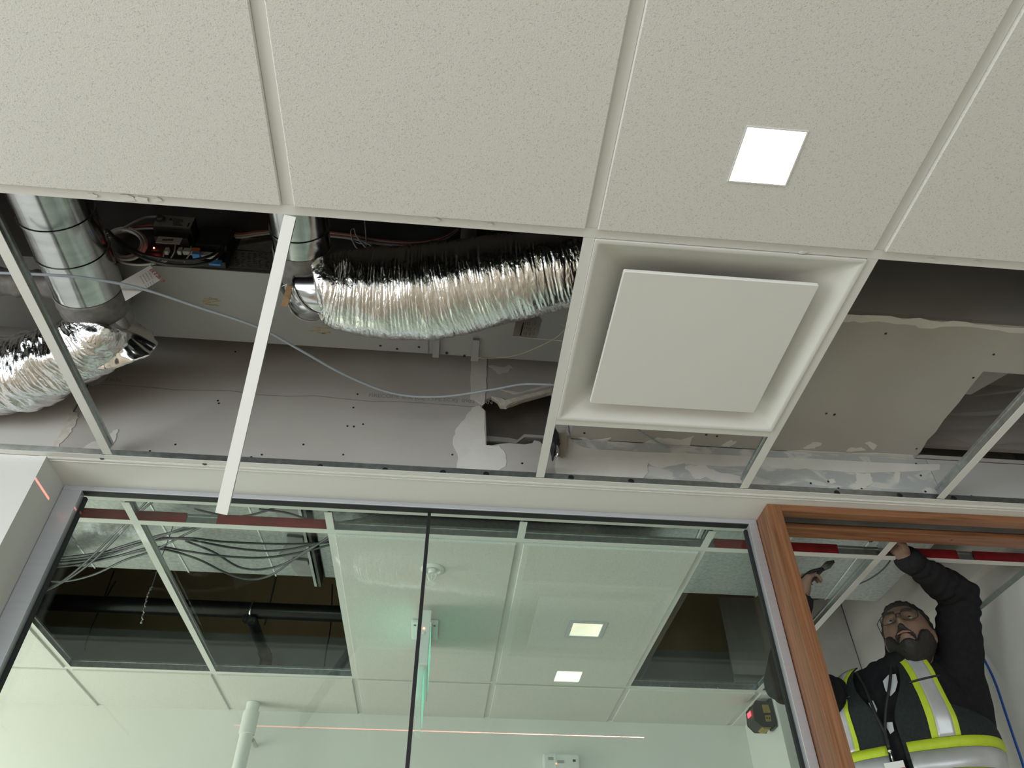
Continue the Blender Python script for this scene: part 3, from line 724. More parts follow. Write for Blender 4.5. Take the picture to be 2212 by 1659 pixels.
def flex(name, parent, ctrl, wr=.004, nseg=300, nr=140, seed=0.0, big=.004):
    """ctrl: (point, radius); skin of crumpled foil with wrinkles running round the tube"""
    P = catmull([c[0] for c in ctrl], 12); Rr = catmull([Vector((c[1], 0, 0)) for c in ctrl], 12)
    # resample evenly
    s = [0.0]
    for i in range(1, len(P)): s.append(s[-1] + (P[i] - P[i - 1]).length)
    Ltot = s[-1]; pts = []; rad = []; j = 0
    for i in range(nseg + 1):
        q = Ltot * i / nseg
        while j < len(s) - 2 and s[j + 1] < q: j += 1
        t = (q - s[j]) / max(1e-9, s[j + 1] - s[j]); pts.append(P[j].lerp(P[j + 1], t)); rad.append(Rr[j].x + (Rr[j + 1].x - Rr[j].x) * t)
    F = frames(pts); m = MB(); uvw = []
    for i in range(nseg + 1):
        t_, n_, b_ = F[i]; q = Ltot * i / nseg
        for k in range(nr):
            an = 2 * math.pi * k / nr; ca, sa = math.cos(an), math.sin(an)
            w1 = noise.noise(Vector((q * 130 + seed, ca * 1.6, sa * 1.6 + 1.5 * noise.noise(Vector((q * 9, ca, sa))))))
            w2 = noise.noise(Vector((q * 55 + seed * 2, ca * 2.5 + 5, sa * 2.5)))
            w3 = noise.noise(Vector((q * 14 + seed, ca * 1.3 + 9, sa * 1.3)))
            d = wr * (.55 * (1 - abs(w1) * 2) + .6 * w2) + big * w3
            m.v.append(pts[i] + (n_ * ca + b_ * sa) * (rad[i] + d)); uvw.append((q, an, 0))
    for i in range(nseg):
        for k in range(nr):
            k2 = (k + 1) % nr; m.f.append((i * nr + k, i * nr + k2, (i + 1) * nr + k2, (i + 1) * nr + k)); m.m.append(0)
    m.f.append(tuple(range(nr))[::-1]); m.m.append(0); m.f.append(tuple(nseg * nr + k for k in range(nr))); m.m.append(0)
    o = m.build(name, M['foil'], parent, smooth='all', fixn=False)
    at = o.data.attributes.new('uvw', 'FLOAT_VECTOR', 'POINT'); at.data.foreach_set('vector', [c for q in uvw for c in q])
    return o
f2 = [sized(*c) for c in ((682, 622, 1.455, 112), (700, 620, 1.46, 146), (745, 627, 1.465, 176), (830, 633, 1.47, 196), (930, 630, 1.475, 207), (1020, 615, 1.48, 200), (1110, 597, 1.48, 190), (1200, 581, 1.48, 178), (1290, 566, 1.475, 165))]
t = thing('flex_duct', zc(940, 735, 1.37), 'long crinkled silver foil flexible duct sagging across the open bay', 'duct')
fo = flex('foil_sleeve', t, f2, wr=.0036, nseg=420, nr=170, seed=2.0, big=.005)
# taped end with a loose fold
c0, r0 = f2[1]
MB().tube(catmull([zc(690, 668, 1.41), zc(700, 690, 1.40), zc(716, 696, 1.40), zc(700, 676, 1.41)], 6), .008, 7).build('foil_fold', M['foil'], t, smooth=True)
f1 = [sized(*c) for c in ((224, 694, 1.485, 104), (214, 716, 1.465, 128), (188, 742, 1.45, 138), (140, 772, 1.44, 140), (60, 800, 1.44, 158), (-30, 815, 1.44, 170), (-130, 820, 1.44, 170))]
t = thing('flex_duct', zc(60, 890, 1.36), 'bunched silver foil flexible duct bending off at the left edge', 'duct')
flex('foil_sleeve', t, f1, wr=.0085, nseg=300, nr=150, seed=11.0, big=.016)
# flared, torn end of the foil round the spigot
c0 = Vector((X1 + .01, Y1 + .145, 1.485)); m = MB(); n = 90; J = 14
for j in range(J + 1):
    q = j / J
    for k in range(n):
        an = 2 * math.pi * k / n; ca, sa = math.cos(an), math.sin(an)
        rr = .060 + .034 * q + .006 * (q + .3) * noise.noise(Vector((ca * 4, sa * 4, q * 2))) + .0035 * noise.noise(Vector((ca * 14, sa * 14, q * 3)))
        ex = .040 * q * max(0, ca) ** 2
        m.v.append(Vector((c0.x + ca * rr + ex, c0.y - .03 + .05 * q + .01 * noise.noise(Vector((ca * 3, sa * 3, 9))) * q, c0.z + sa * rr - .012 * q)))
for j in range(J):
    for k in range(n):
        k2 = (k + 1) % n; m.f.append((j * n + k, j * n + k2, (j + 1) * n + k2, (j + 1) * n + k)); m.m.append(0)
so = m.build('foil_skirt', M['foil'], t, smooth='all', fixn=False); q_ = so.modifiers.new('thickness', 'SOLIDIFY'); q_.thickness = .002
# dark ribbed duct behind, at the left edge
p = zc(60, 612, 1.54); m = MB(); prof = []
for i in range(60):
    prof.append((i * .012, .036 + (.004 if i % 4 == 0 else 0)))
t = tag(MB().lathe((p.x + .12, p.y, 1.54), (-1, 0, 0), prof, 28).build('ribbed_duct', M['sealant'], smooth=True), 'thin dark ribbed pipe passing behind the beaded duct at the left', 'duct')
# narrow pale pipe behind the foil duct
tag(MB().lathe(yc(1010, 545, 1.355), (0, 0, 1), [(0, .024), (.4, .024)], 20).build('pipe', M['casing'], smooth=True), 'short pale pipe rising behind the long foil duct', 'pipe')

# ---------------- tubing and cables
def cable(name, label, pts, r, m, cat='cable', group=None, n=8, sub=8):
    return tag(MB().tube(catmull(pts, sub), r, n).build(name, m, smooth='all'), label, cat, group)
M['tubing'] = mat('grey_tubing', (.36, .40, .44), .3); M['cable_white'] = mat('white_cable', (.62, .60, .56), .5); M['cable_red'] = mat('red_cable', (.40, .10, .08), .5)
M['cable_black'] = mat('black_cable', (.02, .02, .022), .35); M['cable_grey'] = mat('grey_cable', (.10, .105, .11), .4)
cable('control_tubing', 'grey plastic tubing drooping right across the open bays', pathz([(-60, 588, 1.34), (70, 592, 1.34), (180, 600, 1.345), (300, 622, 1.36), (430, 664, 1.38), (560, 708, 1.40), (650, 757, 1.41), (750, 812, 1.42), (850, 850, 1.43), (950, 857, 1.44), (1060, 842, 1.46), (1130, 830, 1.47), (1200, 831, 1.46)]), .0034, M['tubing'], 'tubing')
cable('thin_wire', 'thin pale wire bowing beside the paper tag', pathz([(1030, 773, 1.60), (1075, 773, 1.58), (1120, 766, 1.55), (1165, 748, 1.52), (1200, 730, 1.50), (1225, 708, 1.49)]), .0012, mat('pale_wire', (.45, .40, .28), .5), 'wire')
cable('black_cable', 'black cable looping lowest in front of the control board', pathy([(222, 497, 1.30), (235, 500, 1.29), (270, 535, 1.28), (330, 565, 1.27), (400, 574, 1.27), (450, 566, 1.28), (478, 545, 1.30), (482, 530, 1.32)]), .0042, M['cable_black'])
cable('black_cable', 'second black cable looping just above the lowest one', pathy([(215, 520, 1.31), (225, 512, 1.30), (245, 510, 1.29), (300, 545, 1.28), (350, 558, 1.28), (410, 562, 1.28), (455, 552, 1.29), (480, 532, 1.325)]), .0038, M['cable_black'])
# coil of white cable
random.seed(12)
coil = []
for i in range(6 * 22 + 1):
    a = 2 * math.pi * i / 22; k = i / 22
    coil.append(yc(270 + (41 + 4 * math.sin(k * 2.1)) * math.cos(a) + 3 * math.sin(k * 5), 527 + (31 + 4 * math.cos(k * 1.7)) * math.sin(a), 1.345 - .006 * math.sin(k * 3)))
tag(MB().tube(coil, .0036, 7).build('cable_coil', M['cable_white'], smooth='all'), 'coiled white cable hanging left of the control board', 'cable coil')
cable('white_cable', 'white cable rising from the coil to the actuator top', pathy([(235, 515, 1.345), (255, 500, 1.34), (290, 480, 1.34), (315, 470, 1.345), (340, 468, 1.35)]), .0034, M['cable_white'])
cable('white_cable', 'white cable running level from coil to actuator side', pathy([(250, 502, 1.343), (285, 496, 1.34), (310, 494, 1.345), (336, 493, 1.35)]), .003, M['cable_white'])
cable('red_cable', 'red cable rising from the coil to the actuator', pathy([(245, 505, 1.35), (270, 495, 1.35), (300, 489, 1.352), (336, 486, 1.355)]), .0034, M['cable_red'])
cable('white_cable', 'white cable leaving the coil below toward the terminal strip', pathy([(235, 548, 1.34), (262, 566, 1.32), (300, 572, 1.31), (340, 568, 1.31), (360, 563, 1.32)]), .003, M['cable_white'])
for i, (a, w) in enumerate((((352, 558, 350, 566), 'leftmost'), ((376, 545, 366, 562), 'middle'), ((410, 548, 398, 566), 'rightmost'))):
    cable('jumper_wire', w + ' of the short pale wires hanging from the terminal strip', pathy([(a[0] + 3, a[1] - 16, 1.33), (a[0], a[1], 1.325), (a[2], a[3], 1.33)]), .0018, M['cable_white'], 'wire', 'short wires below the terminal strip')
for i, dv in enumerate((0, 4, 8)):
    cable('white_cable', ('uppermost', 'middle', 'lowest')[i] + ' of the pale cables running right from the control cover', pathy([(490, 500 + dv * 1.3, 1.35), (520, 505 + dv, 1.352), (555, 500 + dv, 1.352), (600, 497 + dv * .7, 1.355)]), .0032, M['cable_red'] if i == 0 else M['cable_white'], 'cable', 'cables right of the control board')
for i, (dv, mm) in enumerate(((0, 'cable_red'), (3, 'cable_white'), (6, 'cable_red'), (9, 'cable_white'))):
    cable('bundled_cable', ('topmost red', 'upper white', 'lower red', 'lowest white')[i] + ' cable of the bundle behind the foil duct', pathy([(700, 500 + dv, 1.36), (760, 507 + dv, 1.355), (820, 518 + dv, 1.352), (880, 522 + dv, 1.352), (930, 518 + dv, 1.352), (965, 508 + dv * .8, 1.352), (990, 492 + dv * .5, 1.355)]), .003, M[mm], 'cable', 'cable bundle behind the foil duct')
cable('white_cable', 'thin white cable tied in loose loops above the foil duct', pathy([(787, 470, 1.35), (790, 500, 1.345), (791, 530, 1.34), (785, 548, 1.34), (770, 535, 1.34), (762, 520, 1.34), (758, 500, 1.34), (765, 495, 1.34), (770, 510, 1.34), (790, 535, 1.338), (803, 550, 1.338), (800, 530, 1.338), (770, 518, 1.34), (755, 515, 1.345), (775, 525, 1.34), (805, 528, 1.34)]), .002, M['cable_white'])
cable('grey_wire', 'grey wire with a kinked end below the air diffuser', pathz([(1366, 915, 1.40), (1380, 930, 1.405), (1420, 955, 1.415), (1455, 972, 1.42), (1480, 983, 1.423), (1498, 978, 1.425), (1512, 973, 1.427)]), .003, M['tubing'], 'wire')

# ---------------- paper tags
def tag_paper(label, px, y, lines, strings):
    pts = [yc(u, v, y) for u, v in px]
    c = sum(pts, Vector()) / len(pts)
    t = thing('paper_tag', (c.x, y, min(p.z for p in pts)), label, 'tag')
    MB().poly([(p.x, p.z) for p in pts], lambda a, b, d: (a, y + d, b), .0006).build('paper', M['paper'], t)
    for (u0, v0, u1, v1, w, mm) in lines:
        a = yc(u0, v0, y - .0004); b = yc(u1, v1, y - .0004); MB().bar(a, b, w, .0003, up=(0, 1, 0)).build('print_line', M[mm], t)
    for s in strings: MB().tube(pathy(s), .0008, 5).build('string', M['cable_white'], t)
    return t
random.seed(2); ln = []
for r in range(8):
    for c in range(3):
        u = 1126 + r * 4.2 + c * 1.0; v = 693 + c * 12 + random.uniform(0, 3)
        if random.random() < .75: ln.append((u + (702 - v) * .22, v, u + (702 - v) * .22 - 1.3, v + random.uniform(3, 8), .0016, 'ink_soft'))
ln.append((1131, 697, 1124, 725, .0035, 'ink'))
tag_paper('white paper tag with clipped corner hanging beside the foil duct', [(1116, 687), (1164, 683), (1171, 691), (1160, 732), (1107, 726)], 1.45, ln,
          [[(1163, 678, 1.45), (1190, 690, 1.43), (1220, 705, 1.42)], [(1150, 731, 1.449), (1190, 734, 1.44), (1218, 737, 1.43)]])
ln = []
for r in range(5):
    for c in range(4):
        u = 302 + c * 6 + r * 2.0; v = 597 - c * 3.6 + r * 3.4; ln.append((u, v, u + 1.5, v + 1.6, .0015, 'ink_soft'))
        u = 314 + c * 5 + r * 1.6; v = 616 - c * 3.0 + r * 3.0; ln.append((u, v, u + 1.3, v + 1.4, .0015, 'ink_soft'))
t1 = tag_paper('white paper tag with handwriting slung below the control board', [(257, 611), (325, 573), (349, 603), (271, 650)], 1.24, ln, [[(323, 575, 1.24), (330, 568, 1.26), (345, 560, 1.28)]])
a = yc(322, 583, 1.2394); b = yc(343, 603, 1.2394)
text_mesh('handwriting', 'EX. 0 28x1 8', .0118, M['red_ink'], t1, a, b - a, Vector((0, -1, 0)).cross(b - a))

# ---------------- scraps by the torn hole
t = thing('insulation_scrap', yc(1205, 990, 1.77), 'crumpled black and foil insulation scrap beside the torn hole', 'scrap')
def crumple(c, r, seed, n=26, m_=16, st=(1, 1, 1)):
    m = MB()
    for i in range(m_ + 1):
        th_ = math.pi * i / m_
        for k in range(n):
            ph = 2 * math.pi * k / n; d = Vector((math.sin(th_) * math.cos(ph), math.sin(th_) * math.sin(ph), math.cos(th_)))
            rr = r * (1 + .55 * noise.noise(d * 2.2 + Vector((seed, 0, 0))) + .3 * noise.noise(d * 6 + Vector((0, seed, 0))))
            m.v.append(Vector(c) + Vector((d.x * st[0], d.y * st[1], d.z * st[2])) * rr)
    for i in range(m_):
        for k in range(n): k2 = (k + 1) % n; m.f.append((i * n + k, (i + 1) * n + k, (i + 1) * n + k2, i * n + k2)); m.m.append(0)
    return m
crumple(yc(1196, 955, 1.76), .022, 3, st=(.7, .8, 2.4)).build('liner', M['black'], t, smooth='all')
crumple(yc(1203, 975, 1.75), .010, 7, st=(.5, .5, 2.6)).build('foil_strip', M['foil'], t, smooth='all')
tag(MB().poly([WP(1208, 935, 1.77), WP(1226, 934, 1.77), WP(1222, 985, 1.77), WP(1204, 985, 1.77)], lambda a, b, d: (a, 1.77 + d, b), .004).build('cardboard_scrap', mat('cardboard', (.36, .29, .22), .85, var=.1, vscale=30)), 'small brown cardboard scrap wedged beside the diffuser corner', 'scrap')

# ---------------- loose cross tee
S = Vector((L(-1), YS + .014, CE - .001)); d = ray(478, 1110).normalized()
# far end on its sight line at 0.61 m from the hung end
bq = S.dot(d); cq = S.dot(S) - .61 ** 2; E_ = d * (bq + math.sqrt(max(0, bq * bq - cq)))
E_b = d * (bq - math.sqrt(max(0, bq * bq - cq)))
E_ = E_ if E_.y < 1.74 else E_b
t = thing('loose_cross_tee', E_, 'loose white cross tee dangling from the seam in front of the glass', 'ceiling tee')
dv = (E_ - S).normalized(); sd = Vector((1, 0, 0)); sd = (sd - dv * sd.dot(dv)).normalized(); upv = sd.cross(dv)
upv = upv if upv.z > 0 else -upv
MB().obox((S + E_) / 2, dv, sd, upv, (E_ - S).length, .024, .0014).build('flange', M['white_paint'], t)
w = MB().obox((S + E_) / 2 + upv * .016, dv, sd, upv, (E_ - S).length, .002, .030); w.obox((S + E_) / 2 + upv * .034, dv, sd, upv, (E_ - S).length, .007, .008)
w.build('web', M['galv'], t)
# ================================================================ air diffuser and office downlight
dx, dy = (L(0) + L(1)) / 2, (YS + YD) / 2
df = thing('air_diffuser', (dx, dy, CE - .012), 'square white plaque air diffuser set in the ceiling grid', 'diffuser')
def sq_ring(h, cr, z, n=6):
    out = []
    for (sx, sy, a0) in ((1, 1, 0), (-1, 1, 90), (-1, -1, 180), (1, -1, 270)):
        for k in range(n + 1):
            a = math.radians(a0 + 90 * k / n); out.append(Vector((dx + sx * (h - cr) + cr * math.cos(a), dy + sy * (h - cr) + cr * math.sin(a), z)))
    return out
def loft(rings, cap=False):
    m = MB(); n = len(rings[0])
    for r in rings: m.v += r
    for i in range(len(rings) - 1):
        for k in range(n): k2 = (k + 1) % n; m.f.append((i * n + k, i * n + k2, (i + 1) * n + k2, (i + 1) * n + k)); m.m.append(0)
    if cap: m.f.append(tuple((len(rings) - 1) * n + k for k in range(n))); m.m.append(0)
    return m
hw = PITCH / 2
rim = [(hw - .0125, .002, CE + .003), (hw - .013, .002, CE - .004), (hw - .020, .004, CE - .005), (hw - .024, .006, CE - .002)]
loft([sq_ring(*r) for r in rim]).build('rim', M['white_paint'], df, smooth=True)
dish = [(hw - .024, .006, CE - .002), (hw - .030, .012, CE + .003)]
for i in range(1, 13):
    a = i / 12 * math.pi / 2; dish.append((hw - .030 - .135 * i / 12, .012 + .03 * i / 12, CE + .003 + .072 * (i / 12) ** .85))
dish += [(.125, .06, CE + .078), (.120, .11, CE + .09)]
loft([sq_ring(*r) for r in dish], cap=True).build('dish', M['white_paint'], df, smooth='all')
ph = .2165; pz = CE - .006
loft([sq_ring(ph - .006, .004, pz + .009), sq_ring(ph, .004, pz + .008), sq_ring(ph, .004, pz + .0015), sq_ring(ph - .0015, .004, pz)], cap=True).build('plaque', mat('plaque_enamel', (.80, .785, .74), .5), df)
MB().lathe((dx, dy, CE + .092), (0, 0, 1), [(0, .1), (.035, .1)], 32).build('neck', M['galv'], df, smooth=True)
for sx, sy in ((1, 1), (1, -1), (-1, 1), (-1, -1)):
    MB().tube([(dx + sx * .1, dy + sy * .1, pz + .008), (dx + sx * .1, dy + sy * .1, CE + .07)], .003, 6).build('hanger_pin', M['galv'], df)

M['lens_on'] = emit('lit_lens', (1.0, .93, .80), 16)
ol = thing('downlight', (LT[0], LT[1], CE - .008), 'glaring square downlight in the office ceiling tile', 'light')
h = LT[2]; m = MB()
for a in (-1, 1):
    m.box(LT[0] - h, LT[0] + h, LT[1] + a * (h - .0015) - .0015, LT[1] + a * (h - .0015) + .0015, CE - .0095, CE + .03)
    m.box(LT[0] + a * (h - .0015) - .0015, LT[0] + a * (h - .0015) + .0015, LT[1] - h + .003, LT[1] + h - .003, CE - .0095, CE + .03)
m.build('trim', M['white_plastic'], ol)
MB().box(LT[0] - h + .003, LT[0] + h - .003, LT[1] - h + .003, LT[1] + h - .003, CE - .0088, CE - .006).build('lens', M['lens_on'], ol)
MB().box(LT[0] - h + .003, LT[0] + h - .003, LT[1] - h + .003, LT[1] + h - .003, CE + .0, CE + .03).build('housing', M['dark_metal'], ol)
# ================================================================ meeting room: plenum and fittings
ZD = 1.45; DY0, DY1 = 2.02, 2.80
M['brown_wall'] = mat('brown_fibreboard', (.62, .47, .28), .9, var=.12, vscale=2.5)
wfp = struct('wall_plenum', (0, YF, CE))
MB().box(-3.45, 1.99, YF + .16, YF + .175, CE + .02, 1.70).build('gypsum_board', M['board_grey'], wfp)
MB().box(-3.45, 1.99, YF + .17, YF + .185, 1.7, TOP).build('backing_panel', M['brown_wall'], wfp)
ws2 = struct('wall_side', (2.0, 2.6, CE))
MB().box(1.998, 2.011, YI + .001, YF + .15, CE + .002, TOP).build('gypsum_board', M['board_light'], ws2)
MB().poly(rough_outline([(2.0, ZD - .06), (2.75, ZD - .06), (3.1, 1.40), (3.3, CE + .05), (3.2, CE + .03), (2.9, 1.33), (2.6, 1.36), (2.0, 1.35)], .008, 31, 3), lambda a, b, d: (1.9978 - d, a, b), .0015).build('joint_compound', M['compound'], ws2)
MB().poly([(1.36, 1.36), (1.93, 1.36), (1.93, 1.75), (1.36, 1.75)], lambda a, b, d: (a, 3.40 + d, b), .012).build('backing_board', mat('grey_brown_board', (.27, .255, .225), .9, var=.08, vscale=5, stretch=(6, 1, 1)), wfp)
MB().poly(rough_outline([(1.70, 1.30), (1.99, 1.30), (1.99, 1.78), (1.80, 1.74), (1.76, 1.5)], .006, 33, 3), lambda a, b, d: (a, 3.396 - d, b), .003).build('joint_compound', M['compound'], wfp)
tag(MB().box(1.995, 2.0, YI, 3.37, CE + .0005, CE + .02).build('trim_1', M['galv']), kind='structure')

# ---------------- large rectangular duct
rd = thing('rectangular_duct', (-.5, 2.4, ZD), 'large galvanised rectangular duct crossing above the meeting room', 'duct')
MB().box(-3.4, -.545, DY0, DY1, ZD, ZD + .45).build('duct_section', M['spangle'], rd, bevel=.006)
MB().box(-.50, 1.815, DY0, DY1, ZD, ZD + .45).build('duct_section', M['spangle'], rd, bevel=.006)
MB().box(-.535, -.525, DY0 - .01, DY1 + .02, ZD - .030, ZD + .48).build('flange', M['galv'], rd); MB().box(-.518, -.508, DY0 - .01, DY1 + .02, ZD - .030, ZD + .48).build('flange', M['dark_metal'], rd)
for x in (-1.75, -1.42, -1.06, -.72, .9, 1.25, 1.55):
    MB().bar((x - .01, DY0, ZD - .001), (x + .03, DY1, ZD - .001), .006, .004).build('standing_seam', M['galv_bright'], rd)
M['mastic'] = mat('grey_mastic', (.34, .34, .33), .8, var=.1, vscale=20)
MB().poly(rough_outline([(-.63, 2.10), (-.54, 2.08), (-.54, 2.79), (-.60, 2.79), (-.62, 2.68), (-.655, 2.62), (-.61, 2.55), (-.60, 2.45), (-.635, 2.3)], .006, 41, 3), lambda a, b, d: (a, b, ZD - d), .002).build('mastic_smear', M['mastic'], rd)
for y in (2.49, 2.66): MB().obox((-.575, y, ZD - .008), (1, .15, 0), (0, 1, 0), (0, 0, 1), .06, .035, .012).build('drive_cleat', M['mastic'], rd, bevel=.004)

# ---------------- sprinkler main
M['pipe_black'] = mat('black_steel_pipe', (.022, .021, .021), .28, .3, var=.2, vscale=9)
M['pipe_rust'] = mat('red_brown_pipe', (.11, .05, .04), .5, .2)
py, pz_ = 3.30, 1.532
tag(MB().lathe((-3.4, py, pz_), (1, 0, 0), [(0, .0365), (3.7, .0365)], 28).build('sprinkler_main', M['pipe_black'], smooth=True), 'black steel sprinkler main running level below the large duct', 'pipe')
xb = yc(545, 1320, py).x
bp = thing('branch_pipe', (xb, py + .03, pz_ - .03), 'short black and rust branch pipe clamped below the sprinkler main', 'pipe')
MB().tube([(xb + .012, py + .0, pz_ - .052), (xb + .015, py + .33, pz_ - .056)], .024, 18).build('pipe', M['pipe_black'], bp, smooth=True)
MB().tube(catmull([(xb + .015, py + .33, pz_ - .056), (xb + .016, py + .39, pz_ - .060), (xb + .016, py + .405, pz_ - .10)], 5), .029, 18).build('elbow', M['pipe_rust'], bp, smooth=True)
MB().tube([(xb + .016, py + .405, pz_ - .095), (xb + .016, py + .405, pz_ - .15)], .018, 14).build('nipple', M['white_plastic'], bp, smooth=True)
ring = [(xb, py + .041 * math.cos(a), pz_ + .041 * math.sin(a)) for a in [math.pi * 2 * k / 28 for k in range(29)]]
MB().tube(ring, .0045, 8, caps=False).build('clamp_ring', M['galv_bright'], bp, smooth=True)
m = MB().box(xb - .03, xb + .03, py - .03, py + .03, pz_ - .052, pz_ - .044)
for sx in (-1, 1): m.lathe((xb + sx * .02, py - .028, pz_ - .066), (0, 0, 1), [(0, .007), (.014, .007)], 6)
m.build('clamp_plate', M['galv_bright'], bp)
a = yc(596, 1248, 3.42); b = yc(571, 1350, 3.42); tag(MB().tube([a, b], .005, 8).build('hanger_rod', M['cable_grey'], smooth=True), 'thin dark threaded rod hanging behind the sprinkler main', 'rod')
for lab, px in (('thin dark wire hanging at the right side of the open bay', [(718, 1262, 3.5), (716, 1330, 3.5), (712, 1370, 3.49), (705, 1405, 3.48), (700, 1440, 3.47)]),
                ('thin dark wire hanging at the left below the sprinkler main', [(247, 1232, 3.5), (225, 1290, 3.5), (205, 1340, 3.49), (190, 1375, 3.49), (182, 1405, 3.48)]),
                ('short dark wire end above the sprinkler main', [(250, 1256, 3.4), (240, 1272, 3.4), (231, 1288, 3.4)])):
    cable('hanging_wire', lab, pathy(px), .003, M['cable_black'], 'wire')
# ---------------- data cables below the duct
LABS = ['dark data cable, uppermost of the level run below the duct', 'dark data cable just under the uppermost of the level run', 'dark data cable, middle of the level run below the duct',
        'dark data cable with the deepest sag right of the middle tee', 'dark data cable bending up behind the red tape, lower of two', 'dark data cable bending up behind the red tape, upper of two',
        'left one of two steep parallel data cables crossing the bundle', 'right one of two steep parallel data cables crossing the bundle', 'dark data cable with a low bow at the left of the bundle',
        'dark data cable with the shallower sag right of the middle tee', 'short dark data cable bowing behind the middle red tape', 'dark data cable bowing behind the end of the red tape']
P1 = [[(60, 1212, 1.40), (150, 1203, 1.40), (240, 1190, 1.39), (320, 1170, 1.385), (400, 1162, 1.385), (480, 1170, 1.39), (560, 1174, 1.39), (640, 1175, 1.39), (740, 1170, 1.40)],
      [(60, 1220, 1.41), (160, 1210, 1.41), (250, 1192, 1.40), (330, 1164, 1.395), (400, 1165, 1.39), (500, 1183, 1.39), (580, 1190, 1.39), (650, 1182, 1.39), (740, 1158, 1.40)],
      [(60, 1226, 1.40), (150, 1222, 1.40), (240, 1205, 1.39), (330, 1182, 1.385), (400, 1190, 1.385), (470, 1200, 1.38), (560, 1205, 1.38), (640, 1195, 1.39), (740, 1170, 1.40)],
      [(60, 1232, 1.41), (170, 1218, 1.41), (260, 1200, 1.40), (340, 1186, 1.39), (420, 1205, 1.38), (490, 1238, 1.375), (540, 1251, 1.375), (590, 1240, 1.38), (660, 1190, 1.39), (740, 1150, 1.40)],
      [(60, 1214, 1.40), (180, 1205, 1.40), (270, 1178, 1.39), (350, 1155, 1.39), (420, 1140, 1.40), (460, 1125, 1.41)],
      [(60, 1222, 1.40), (200, 1208, 1.40), (300, 1176, 1.39), (370, 1150, 1.39), (430, 1128, 1.40), (480, 1100, 1.42)],
      [(70, 1285, 1.36), (130, 1258, 1.36), (190, 1210, 1.37), (250, 1150, 1.39), (290, 1110, 1.40), (320, 1080, 1.41)],
      [(70, 1290, 1.35), (140, 1255, 1.36), (200, 1212, 1.37), (262, 1150, 1.39), (305, 1104, 1.40), (335, 1080, 1.41)],
      [(60, 1246, 1.37), (130, 1256, 1.36), (200, 1242, 1.36), (270, 1210, 1.37), (330, 1190, 1.38), (390, 1160, 1.39), (450, 1130, 1.40)],
      [(400, 1168, 1.39), (460, 1192, 1.385), (520, 1226, 1.38), (580, 1228, 1.38), (640, 1205, 1.385), (740, 1140, 1.40)],
      [(420, 1100, 1.40), (500, 1116, 1.39), (560, 1108, 1.40), (640, 1080, 1.42)],
      [(560, 1100, 1.40), (620, 1108, 1.39), (690, 1128, 1.38), (760, 1125, 1.39), (840, 1105, 1.40)]]
for p, LBL in zip(P1, LABS): cable('data_cable', LBL, pathz(p), .0042, M['cable_grey'], 'cable', 'data cables below the rectangular duct', 7)
M['wire_bare'] = mat('bare_wire', (.40, .38, .34), .35, .8)
hw_ = thing('tie_wire', yc(305, 1345, 2.45), 'bare twisted tie wire dangling through the open meeting room bay', 'wire')
q = pathy([(376, 1130, 2.45), (362, 1170, 2.45), (345, 1215, 2.45), (330, 1262, 2.45), (320, 1285, 2.45), (313, 1310, 2.45), (305, 1345, 2.45)])
MB().tube(catmull(q, 6), .0016, 6).build('strand', M['cable_grey'], hw_)
tw = []
for i, p in enumerate(catmull(pathy([(328, 1268, 2.449), (320, 1285, 2.449), (313, 1310, 2.449), (306, 1344, 2.449)]), 12)):
    tw.append(p + Vector((.003 * math.cos(i * 1.3), 0, .003 * math.sin(i * 1.3))))
MB().tube(tw, .0016, 6).build('twist', M['wire_bare'], hw_)
MB().ball(yc(305, 1345, 2.449), .0035, n=8, m=6).build('tip', M['wire_bare'], hw_)
# red tape on the web of the front main tee
mt = [o for o in ceil2.children if o.name.startswith('main_tee')][0]
for x0, x1 in ((zc(150, 1110, CE + .02).x, zc(318, 1110, CE + .02).x), (zc(318, 1110, CE + .02).x, zc(400, 1116, CE + .02).x), (zc(470, 1128, CE + .02).x, zc(722, 1140, CE + .02).x), (zc(1545, 1172, CE + .02).x, zc(1809, 1190, CE + .02).x), (zc(1928, 1192, CE + .02).x, zc(2072, 1198, CE + .02).x), (zc(2106, 1200, CE + .02).x, 1.98)):
    n = max(3, int((x1 - x0) / .02)); m = MB()
    for i in range(n + 1):
        x = x0 + (x1 - x0) * i / n
        w = .0012 * noise.noise(Vector((x * 40, 0, 0)))
        for (yy, zz) in ((YM - .0025 + w, CE + .0022), (YM - .0035 + w, CE + .018), (YM - .0062 + w, CE + .032), (YM - .005 + w, CE + .0405 + w)):
            m.v.append(Vector((x, yy, zz)))
    for i in range(n):
        for k in range(3): m.f.append((i * 4 + k, i * 4 + k + 1, i * 4 + k + 5, i * 4 + k + 4)); m.m.append(0)
    for i, v_ in enumerate(list(m.v)): m.v.append(v_ + Vector((0, .0006, 0)))
    N = 4 * (n + 1)
    for f_ in list(m.f): m.f.append(tuple(N + k for k in reversed(f_))); m.m.append(0)
    m.build('red_tape', M['red_tape'], mt, smooth=True)
# rivets on the second main tee
mt2 = [o for o in ceil2.children if o.name.startswith('main_tee')][1]
for u, v in ((196, 1444), (354, 1449), (509, 1454), (662, 1459), (1448, 1481), (1552, 1485), (1589, 1472)):
    p = yc(u, v, YM2 - .0045); p.z = min(max(p.z, CE + .006), CE + .034)
    MB().lathe((p.x, YM2 - .001, p.z), (0, -1, 0), [(0, .0035), (.003, .003)], 8).build('rivet', M['galv_bright'], mt2)
# board leaning in the right-hand bay
tag(MB().poly([WP(u, v, 3.52) for u, v in ((1586, 1422), (1638, 1358), (1644, 1361), (1659, 1431), (1657, 1447), (1640, 1490), (1586, 1490))], lambda a, b, d: (a, 3.52 + d, b), .014).build('leaning_board', M['board_grey']), 'grey gypsum offcut leaning upright in the dark right hand bay', 'board')

